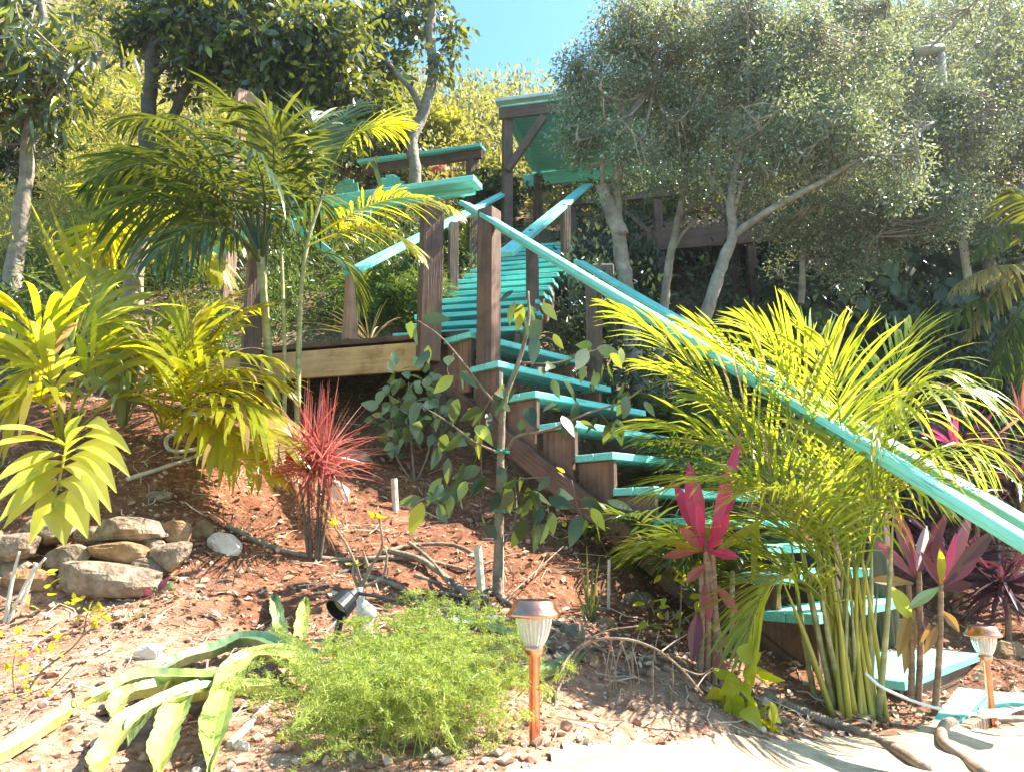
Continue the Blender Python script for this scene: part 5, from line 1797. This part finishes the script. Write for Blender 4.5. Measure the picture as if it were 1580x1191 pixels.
def succulent(label, bx, by, leaves, group='fleshy toothed plants on the lower slope'):
    t = thing('toothed_succulent', label, 'succulent', G(bx, by), group)
    for pts, w, m in leaves:
        mb = MB()
        p = gl(*pts)
        fleshy(mb, p, w * 1.0, .030)
        mb.build('leaf', m, t, smooth=False)
    return t


succulent('sprawling pale toothed leaves arching and drooping across the lower left soil', 470, 1050, [
    ([(495, 1060, .02), (445, 1012, .10), (375, 1020, .10), (338, 1095, .06), (322, 1200, .02)], .075, FLESH),
    ([(480, 1050, .03), (430, 1000, .08), (380, 985, .08), (330, 1003, .05), (275, 1020, .05), (240, 1045, .02)], .060, FLESHD),
    ([(430, 1060, .03), (350, 1062, .06), (270, 1078, .07), (200, 1112, .05), (160, 1165, .02), (140, 1195, .02)], .062, FLESH),
    ([(360, 1050, .03), (285, 1045, .07), (210, 1048, .07), (150, 1078, .04), (60, 1130, .02), (-5, 1168, .01)], .055, FLESH),
    ([(350, 1062, .04), (290, 1070, .07), (262, 1120, .05), (240, 1200, .02)], .07, FLESH),
    ([(300, 1040, .03), (240, 1060, .06), (190, 1075, .06), (172, 1110, .03)], .055, FLESH), ([(500, 1060, .02), (470, 1010, .07), (420, 985, .06), (370, 990, .03), (340, 1005, .02)], .05, FLESH), ([(340, 1050, .02), (300, 1062, .06), (230, 1095, .06), (195, 1140, .02)], .05, FLESHD), ([(200, 1050, .03), (120, 1090, .05), (40, 1140, .03), (-20, 1180, .01)], .045, FLESH)])
succulent('two short upright toothed leaves left of the black spotlight', 450, 1000, [
    ([(440, 998, .0), (430, 960, .0), (422, 918, -.0)], .05, FLESHD), ([(462, 1000, .0), (466, 962, .0), (472, 925, 0)], .05, FLESH)])
succulent('toothed grey-green leaf arching beside the fern, left of the near copper light', 700, 1010, [
    ([(655, 1000, .02), (690, 966, .06), (740, 965, .05), (800, 985, .02), (850, 990, .01)], .06, FLESHD), ([(640, 1030, .04), (700, 1018, .07), (770, 1020, .05)], .045, FLESH), ([(770, 1032, .03), (820, 1040, .05), (880, 1020, .03), (900, 1005, .02)], .05, FLESHD)])
sprig('purple_green_seedling', 'tiny purple and green rosette on soil right of the stone wall', 238, 930, [(1, [(238, 915, 0)], .2, .1)], [(240, 915, 4, 0, .2)], PURPLE, .06, TWIG, seed=83, droop=-.2)
succulent('fallen grey-green leaf pair lying just right of the stone wall', 215, 950, [([(232, 930, .01), (210, 950, .02), (186, 972, .0)], .04, FLESHD), ([(236, 915, .01), (225, 905, .03), (208, 915, .02)], .04, FLESHD), ([(240, 915, .01), (252, 905, .03), (268, 903, .03)], .03, FLESHD)], group=None)

# ------------------------------------------------------------------ stones
def stone(label, cx, cy, wpx, hpx, mat, seed, deep=.8, Y=None, name='stone', group=None, loc=None, tilt=0.0):
    import bmesh
    c = P(cx, cy, Y) if Y else G(cx, cy + hpx * .3)
    r = A(wpx / 2, 0, hpx / 2) * c[1] / FPX
    r[1] = (r[0] + r[2]) / 2 * deep
    bm = bmesh.new()
    bmesh.ops.create_icosphere(bm, subdivisions=4, radius=1)
    V = np.array([v.co[:] for v in bm.verts])
    F_ = [tuple(v.index for v in f.verts) for f in bm.faces]
    bm.free()
    V = np.sign(V) * np.abs(V) ** .5
    d = 1 + .16 * fbm(V * 1.3 + seed * 7, 3, seed) + .03 * fbm(V * 6 + seed, 3, seed)
    q = np.round(V * 1.6 + .3 * vnoise(V * 2 + seed)[:, None])
    V = V * d[:, None] * .98 + q * .02
    rs = np.random.default_rng(seed)
    for n_ in rdirs(rs, 22):
        ex = V @ n_ - rs.uniform(.75, 1.1)
        V = V - n_ * np.maximum(ex, 0)[:, None] * .92
    V = V * .96
    V = V * r
    if tilt:
        V = np.stack([V[:, 0] * cos(tilt) - V[:, 2] * sin(tilt), V[:, 1], V[:, 0] * sin(tilt) + V[:, 2] * cos(tilt)], 1)
    mb = MB()
    mb.add(V + c, F_)
    o = mb.build(name, mat, loc=c - A(0, 0, r[2]), smooth=False)
    return tag(o, label, 'rock', group)


WG = 'stones of the dry wall at left'
for a in [('broad flat grey stone at the bottom of the dry wall, striped with sun', 165, 893, 165, 52, ROCK, 1, .8, 3.30), ('orange-tinged stone at the lower left end of the wall', 50, 900, 90, 50, ROCKO, 2, .8, 3.32),
          ('rounded grey stone, middle course, second from the left', 108, 858, 72, 42, ROCK, 3, .8, 3.38), ('orange-brown oval stone in the middle of the wall', 187, 852, 95, 36, ROCKO, 4, .8, 3.40),
          ('pale grey angular stone at the wall right end', 262, 858, 52, 40, ROCK, 5, .9, 3.42), ('long flat grey top stone with dappled sun', 205, 816, 115, 36, ROCK, 6, .9, 3.52),
          ('tan striped stone at the top right of the wall', 272, 822, 42, 34, ROCKO, 7, .9, 3.55), ('dim stone at the left end, top course, behind the frond', 75, 818, 80, 40, ROCK, 8, .9, 3.52),
          ('dim grey stone at the left end, middle course', 20, 845, 70, 45, ROCK, 9, .9, 3.42), ('grey stone wedged between the top slab and left end', 140, 826, 50, 30, ROCK, 10, .9, 3.5),
          ('small dark wedge stone below the long top slab', 238, 840, 34, 24, ROCK, 11, .9, 3.48), ('squarish stone low at the far left of the wall, behind the leaning stake', 20, 880, 60, 40, ROCK, 14, .9, 3.42), ('rough stone buried behind the middle course, above the orange oval', 165, 835, 60, 30, ROCK, 15, .9, 3.55), ('low stone right of the broad bottom slab', 232, 880, 50, 36, ROCK, 16, .9, 3.40)]:
    stone(a[0], a[1], a[2], a[3] * 1.04, a[4] * 1.06, *a[5:8], Y=a[8], name='wall_stone', group=WG)
stone('bright white quartz rock right of the stone wall', 347, 838, 62, 44, ROCKW, 12, .8)
stone('tan rock leaning against the white quartz rock', 312, 815, 34, 46, ROCKO, 13, .8)
for i, (lab, x, y, w_, h_, m) in enumerate([('pale rock behind the stems of the red spiky plant', 535, 700, 90, 44, ROCK), ('white stone slabs just right of the red plant stems', 520, 745, 40, 46, ROCKW), ('white stone left of the red spiky plant', 430, 735, 36, 22, ROCKW),
        ('pale wedge rock on the mulch right of the young tree', 855, 866, 24, 22, ROCKO), ('pale rounded rock in the shade of the twig shrub', 882, 968, 44, 32, ROCK), ('tan rock right of that under the lime vine', 935, 955, 40, 26, ROCKO),
        ('low pale rock at the left side of the adenium', 700, 990, 30, 18, ROCKW), ('cream stone at the fern top edge by the adenium foot', 592, 990, 40, 14, ROCKW), ('cream pebble pair on soil above the spotlight', 448, 884, 16, 10, ROCKO),
        ('flat cream rock on the lower left soil', 225, 1025, 46, 34, ROCKW), ('small white stone at the bottom left of the fern', 372, 1162, 24, 26, ROCKW), ('pale rock half buried at the bottom edge below the fern', 470, 1172, 60, 26, ROCKO),
        ('brown rock in the shade beside the right copper light', 1560, 1000, 60, 50, ROCKO), ('dark rock between the twig shrub and lime vine', 985, 925, 50, 34, ROCK), ('reddish rock under the twig shrub', 905, 1010, 40, 28, ROCKO),
        ('small rock by the young tree foot', 750, 922, 26, 18, ROCKO), ('pale flat stone on the soil right of the young tree foot', 760, 960, 44, 16, ROCKW), ('small dark stone near the hose loop', 245, 765, 44, 22, ROCK), ('buff stone uphill of the hose loop', 300, 640, 30, 20, ROCKW),
        ('brown boulder right of the cane palm canes in shade', 1140, 990, 50, 36, ROCK)]):
    stone(lab, x, y, w_, h_, m, 30 + i, .8)

# ------------------------------------------------------------------ branches, stakes, hoses
def gpts(q, lift):
    out = []
    for a in q:
        p = G(a[0], a[1])
        p[2] += lift + (a[2] if len(a) > 2 else 0)
        out.append(p)
    return out


def branch(label, q, r0, r1, mat=TWIG, name='fallen_branch', cat='branch', group=None, lift=None, n=8):
    p = gpts(q, r0 * .6 if lift is None else lift)
    mb = MB()
    s = spline(p, max(12, 7 * len(p)))
    tube(mb, s, np.linspace(r0, r1, len(s)), n, True, .12, 2)
    return tag(mb.build(name, mat, loc=p[0], smooth=True), label, cat, group)


BGp = 'branches lying across the mulch'
branch('long grey branch from the white rock past the red plant to the branch pile', [(350, 812), (400, 838), (450, 858), (520, 868), (600, 868), (660, 872), (720, 880)], .016, .010, group=BGp)
branch('thick grey branch curving down to a blunt end in the pile', [(600, 862), (650, 878), (700, 905), (728, 935), (735, 955), (715, 960), (680, 940)], .016, .014, group=BGp, lift=.03)
branch('upper arched branch of the pile, pale on top', [(590, 858), (640, 846), (700, 850), (745, 870)], .013, .009, group=BGp, lift=.02)
branch('crooked lower branch of the pile, with a bent end', [(560, 890), (610, 900), (650, 925), (670, 950), (700, 962)], .014, .010, group=BGp, lift=.01)
branch('short branch crossing the pile from top right', [(630, 850), (665, 880), (700, 920)], .011, .007, group=BGp, lift=.045)
branch('dark root-like branch between pile and young tree foot', [(700, 930), (735, 925), (765, 900)], .016, .012, BARKD, group=BGp, lift=.01)
branch('thin dark branch above the adenium branches', [(520, 888), (560, 872), (590, 852)], .010, .005, BARKD, group=BGp)
branch('branch trailing right from the young tree foot towards the rocks', [(768, 922), (810, 945), (850, 962), (900, 975)], .015, .010, group=BGp)
branch('thin stick slanting across soil beside the young tree', [(700, 1010, .0), (780, 950, .06), (870, 860, .05)], .005, .003, group=BGp, lift=.01)
branch('thin dead twig pair above the toothed leaf', [(600, 945), (660, 965), (700, 968), (740, 950)], .005, .003, BARKD, group=BGp)
branch('pale bleached stick lying at the bottom left of the fern', [(352, 1165), (385, 1120), (418, 1078)], .011, .009, WHITEWOOD, group=BGp)
branch('long pale branch lying behind the white hose loop', [(195, 748), (260, 725), (330, 700), (355, 690)], .014, .009, WHITEHOSE, group=BGp)
branch('short branch from the branch pile lying under the others', [(640, 890), (690, 895), (735, 900)], .012, .008, group=BGp, lift=.0)
branch('loose curved branch of the pile nearest the white stake', [(650, 905), (690, 915), (745, 930), (760, 900)], .009, .006, group=BGp, lift=.02)


def stake(label, x, y0, y1, r, mat, name='garden_stake', lean=0, dx=0):
    b = G(x, y1)
    mb = MB()
    tube(mb, [b - Z * .08, P(x + dx, y0, b[1])], r, 8)
    return tag(mb.build(name, mat, loc=b), label, 'stake')


stake('bleached wooden stake left of the young tree trunk', 745, 842, 905, .020, WHITEWOOD, dx=-8)
stake('short pale board stake beneath the leafy shrub', 612, 738, 785, .020, WHITEWOOD, dx=-4)
stake('thin pale stake leaning at the left edge before the wall', 28, 868, 930, .008, WHITEWOOD, dx=28)
stake('slim pole tied to the young tree with green ties', 775, 575, 912, .009, WHITEWOOD, dx=-2)
stake('pale pvc-like stake among the seedlings', 938, 862, 945, .008, WHITEWOOD, dx=2)
stake('grey stake behind the purple stems', 1128, 880, 1000, .012, WHITEWOOD, dx=2)
for k, (x, y) in enumerate(((778, 697), (771, 788))):
    c = P(x - 3, y, G(766, 916)[1])
    mb = MB()
    a_ = np.linspace(0, 2 * pi, 14)
    tube(mb, [c + A(cos(a) * .032, sin(a) * .032, .004 * sin(3 * a)) for a in a_], .005, 5)
    for s in (-1, 1):
        tube(mb, [c + A(.0, -.034, 0), c + A(.02 * s, -.05, .012), c + A(.035 * s, -.045, -.01)], .003, 4)
    tag(mb.build('plant_tie', TIEG, loc=c), ('green ribbon tie at mid height on the young tree' if k == 0 else 'green ribbon tie low on the young tree trunk'), 'tie')

# adenium: swollen white base with bare branches
b = G(565, 985)
t = thing('adenium', 'desert rose with a swollen white base and thin bare branches behind the spotlight', 'plant', b)
YB = b[1]
mb = MB()
tube(mb, spline([b - Z * .05, P(562, 965, YB), P(566, 945, YB), P(556, 930, YB), P(556, 905, YB)], 16), [.040, .045, .046, .043, .036, .032, .034, .036, .034, .03, .026, .022, .02, .018, .016, .014], 12, True, .15)
mb.build('swollen_base', ROCKW, t, smooth=True)
for q in (((556, 905), (552, 880), (535, 840), (516, 812)), ((556, 905), (568, 880), (562, 855), (560, 850)), ((558, 905), (575, 870), (590, 840), (585, 800)), ((560, 905), (590, 890), (597, 860), (595, 850)), ((552, 905), (545, 885), (546, 870), (545, 860))):
    mb = MB()
    tube(mb, spline([P(x, y, YB) for x, y in q], 14), np.linspace(.0065, .0035, 14), 7, True, .2)
    mb.build('branch', TWIG, t, smooth=True)
rq = np.random.default_rng(5)
ps = [P(x, y, YB) for x, y in ((516, 810), (583, 797), (545, 868), (578, 795), (588, 800), (518, 806), (548, 872)) for _ in range(3)]
leafmesh('leaf', np.array(ps), rdirs(rq, len(ps)) + A(0, 0, .6), rdirs(rq, len(ps)), np.full(len(ps), .035), LIME, t)

# bare twig shrub in the shade
b = G(858, 1110)
t = thing('bare_twig_shrub', 'leafless grey twig shrub arching right from beside the near copper light', 'shrub', b)
YB = b[1]
for q, r0 in ((((858, 1110), (862, 1060), (900, 995), (960, 985), (1010, 1000), (1050, 1030), (1085, 1070)), .006), (((862, 1050), (880, 1010), (930, 975), (985, 965)), .004), (((1020, 1005), (1040, 990), (1060, 978)), .003), (((1050, 1030), (1080, 1040), (1100, 1030)), .0025),
              (((858, 1110), (855, 1070), (850, 1060)), .007), (((1075, 1060), (1090, 1040), (1110, 1030)), .0025)):
    mb = MB()
    tube(mb, spline([P(x, y, YB + .12 * (i > 0)) for i, (x, y) in enumerate(q)], 20), np.linspace(r0, r0 * .45, 20), 6, True, .15)
    mb.build('branch', TWIG, t, smooth=True)
rq = random.Random(12)
for k in range(12):
    x = rq.uniform(935, 1040)
    mb = MB()
    y = rq.uniform(1000, 1040)
    tube(mb, spline([P(x + rq.uniform(-6, 6), y + 50, YB + .25), P(x, y + 10, YB + .25), P(x + rq.uniform(-14, 14), y - 30, YB + .25)], 6), [.0018] * 6, 4)
    mb.build('twig', TWIG, t)

# hoses
def hose(name, label, q, r, mat, lift=None, cat='hose', ribs=False, n=80):
    p = gpts(q, r * .9 if lift is None else lift)
    s = spline(p, n)
    rad = np.full(n, r)
    if ribs:
        s = spline(p, n * 3)
        rad = r * (1 + .07 * np.sin(np.arange(n * 3) * 1.6))
    mb = MB()
    tube(mb, s, rad, 10)
    return tag(mb.build(name, mat, loc=p[0], smooth=True), label, cat)


hose('garden_hose', 'brown ribbed hose running from behind the cane palm down across the pale path', [(1180, 1078), (1230, 1100), (1290, 1118), (1340, 1135), (1390, 1165), (1430, 1200)], .019, HOSE, ribs=True)
hose('garden_hose', 'smooth grey-brown hose bending in a loop on the path at the lower right corner', [(1640, 1125), (1580, 1122), (1500, 1118), (1462, 1128), (1456, 1150), (1490, 1170), (1520, 1200)], .020, HOSE)
hose('white_hose_loop', 'loop of pale hose lying on the mulch above the stone wall', [(258, 664), (290, 668), (318, 680), (318, 696), (295, 706), (262, 704), (256, 690), (280, 677), (312, 672)], .012, WHITEHOSE, lift=.025)
mb = MB()
cb_ = [P(1335, 1038, 3.1), P(1365, 1062, 3.08), P(1430, 1088, 3.08), P(1500, 1101, 3.1), P(1545, 1100, 3.12), P(1600, 1085, 3.15)]
tube(mb, spline(cb_, 40), .006, 7)
o = tag(mb.build('white_cable', WHITEPL, loc=cb_[0], smooth=True), 'thin white cable hanging across the landing and lowest deck', 'cable')
mb = MB()
tube(mb, [P(1508, 1101, 3.1), P(1514, 1101, 3.1), P(1550, 1099, 3.12), P(1560, 1098, 3.12)], [.007, .016, .016, .007], 10)
mb.build('connector', WHITEPL, o, smooth=True)

# black spotlight on its spike
b = G(520, 1000)
t = thing('garden_spotlight', 'black plastic garden spotlight on a spike tilted left, above the fern', 'spotlight', b)
YB = b[1]
mb = MB()
tube(mb, [b - Z * .05, P(518, 985, YB), P(528, 945, YB)], [.004, .012, .013], 4)
for y in (950, 957, 964, 971, 978):
    c = P(528 - (y - 945) * .25, y, YB)
    lathe(mb, [(.004, -.003), (.018, 0), (.004, .003)], c, 8)
mb.build('spike', BLACK, t)
mb = MB()
ax = nrm(P(512, 938, YB - .06) - P(545, 905, YB + .02))
c0 = P(546, 914, YB)
lathe(mb, [(.0, -.005), (.022, 0), (.026, .02), (.040, .035), (.046, .095), (.042, .096), (.036, .06), (0, .058)], c0, 20, axis=ax)
mb.build('lamp_head', BLACK, t)
mb = MB()
lathe(mb, [(0, .0), (.034, .0)], c0 + ax * .065, 20, axis=ax)
mb.build('lens', GLASS, t)
mb = MB()
tube(mb, spline([c0, P(560, 916, YB), P(596, 922, YB + .03), P(640, 935, YB + .12)], 12), .006, 6)
mb.build('cable', BLACK, t)

# copper solar path lights
def path_light(label, x, ytop, ybase, Y):
    b = P(x, ybase, Y)
    b[2] = float(H(b[0], b[1]))
    topz = P(x, ytop, Y)[2]
    h = topz - P(x, ybase, Y)[2]
    b = A(b[0], b[1], topz - h)
    t = thing('path_light', label, 'light', b, 'copper solar path lights')
    s = h / .40
    mb = MB()
    lathe(mb, [(.0145, -.06), (.0145, .262), (.020, .264), (.020, .270), (.0175, .272)], b, 20)
    mb.build('stake', COPPER, t, smooth=True)
    mb = MB()
    lathe(mb, [(.018, .248), (.026, .258), (.028, .272), (.024, .276)], b, 24)
    mb.build('collar', COPPER, t, smooth=True)
    mb = MB()
    prof = [(.024, .274), (.031, .285), (.040, .305), (.047, .33), (.050, .358)]
    lathe(mb, prof + [(r - .0025, z) for r, z in prof[::-1]], b, 48, rib=-.05)
    mb.build('shade', GLASS, t)
    mb = MB()
    lathe(mb, [(.050, .352), (.070, .350), (.074, .354), (.070, .360), (.060, .372), (.055, .388), (.046, .392)], b, 36)
    mb.build('cap', COPPER, t, smooth=True)
    mb = MB()
    lathe(mb, [(.046, .392), (0, .393)], b, 24)
    mb.build('solar_panel', SOLARC, t)
    mb = MB()
    lathe(mb, [(.0, .35), (.012, .349), (.010, .335), (.004, .325), (0, .322)], b, 12)
    mb.build('bulb', WHITEPL, t)
    return t


path_light('copper solar light standing in soil right of the fern, nearest the camera', 825, 977, 1168, 2.1)
path_light('copper solar light on the path by the lowest turquoise deck', 1533, 998, 1119, 3.3)
# ------------------------------------------------------------------ light, sky, camera
SUN_AZ, SUN_EL = R(74), R(51)        # azimuth from +Y towards +X
sd = A(cos(SUN_EL) * sin(SUN_AZ), cos(SUN_EL) * cos(SUN_AZ), sin(SUN_EL))
from mathutils import Vector
sun = bpy.data.lights.new('sun', 'SUN')
sun.energy = 5.0
sun.angle = R(.5)
sun.color = (1, .93, .80)
so = bpy.data.objects.new('sun', sun)
so.rotation_euler = Vector(sd).to_track_quat('Z', 'Y').to_euler()
COL.objects.link(so)
hm, hnt, hout = newmat('glare_veil_air')
pv = nd(hnt, 'ShaderNodeVolumePrincipled')  # even scattering volume added in place of the lens's veiling glare
pv.inputs['Color'].default_value = (.92, .95, 1, 1)
pv.inputs['Density'].default_value = .0022
pv.inputs['Anisotropy'].default_value = .80
hnt.links.new(pv.outputs[0], hout.inputs['Volume'])
hb_ = MB()
x0, x1, y0, y1, z0, z1 = -75., 75., -14., 66., -3., 34.
hb_.add([(x0, y0, z0), (x1, y0, z0), (x1, y1, z0), (x0, y1, z0), (x0, y0, z1), (x1, y0, z1), (x1, y1, z1), (x0, y1, z1)],
        [(0, 3, 2, 1), (4, 5, 6, 7), (0, 1, 5, 4), (1, 2, 6, 5), (2, 3, 7, 6), (3, 0, 4, 7)])
tag(hb_.build('glare_veil', hm), 'thin air volume added to imitate veiling lens glare', 'glare_veil', kind='stuff')
w = bpy.data.worlds.new('World')
S.world = w
w.use_nodes = True
nt = w.node_tree
bg = nt.nodes.get('Background') or nt.nodes.new('ShaderNodeBackground')
sky = nt.nodes.new('ShaderNodeTexSky')
sky.sky_type = 'NISHITA'
sky.sun_disc = False
sky.sun_elevation = SUN_EL
sky.sun_rotation = SUN_AZ
sky.altitude = 50
sky.air_density = 1.3
sky.dust_density = .1
sky.ozone_density = 1.2
tint = nt.nodes.new('ShaderNodeMix')
tint.data_type = 'RGBA'
tint.blend_type = 'MULTIPLY'
tint.inputs[0].default_value = 1
tint.inputs[7].default_value = (.58, .92, 1.0, 1)
nt.links.new(sky.outputs[0], tint.inputs[6])
nt.links.new(tint.outputs[2], bg.inputs[0])
bg.inputs[1].default_value = .082
cam = bpy.data.cameras.new('camera')
cam.sensor_width = 36
cam.lens = 36 * FPX / 1580
cam.clip_start = .05
cam.clip_end = 400
co = bpy.data.objects.new('camera', cam)
co.location = (0, 0, EYE)
co.rotation_euler = (pi / 2 + PITCH, 0, 0)
COL.objects.link(co)
S.camera = co
S.view_settings.view_transform = 'Standard'
S.view_settings.look = 'None'
S.view_settings.exposure = 2.1
S.view_settings.gamma = 1
S.render.engine = 'CYCLES'
S.cycles.use_denoising = True
S.cycles.max_bounces = 8
S.cycles.transparent_max_bounces = 8
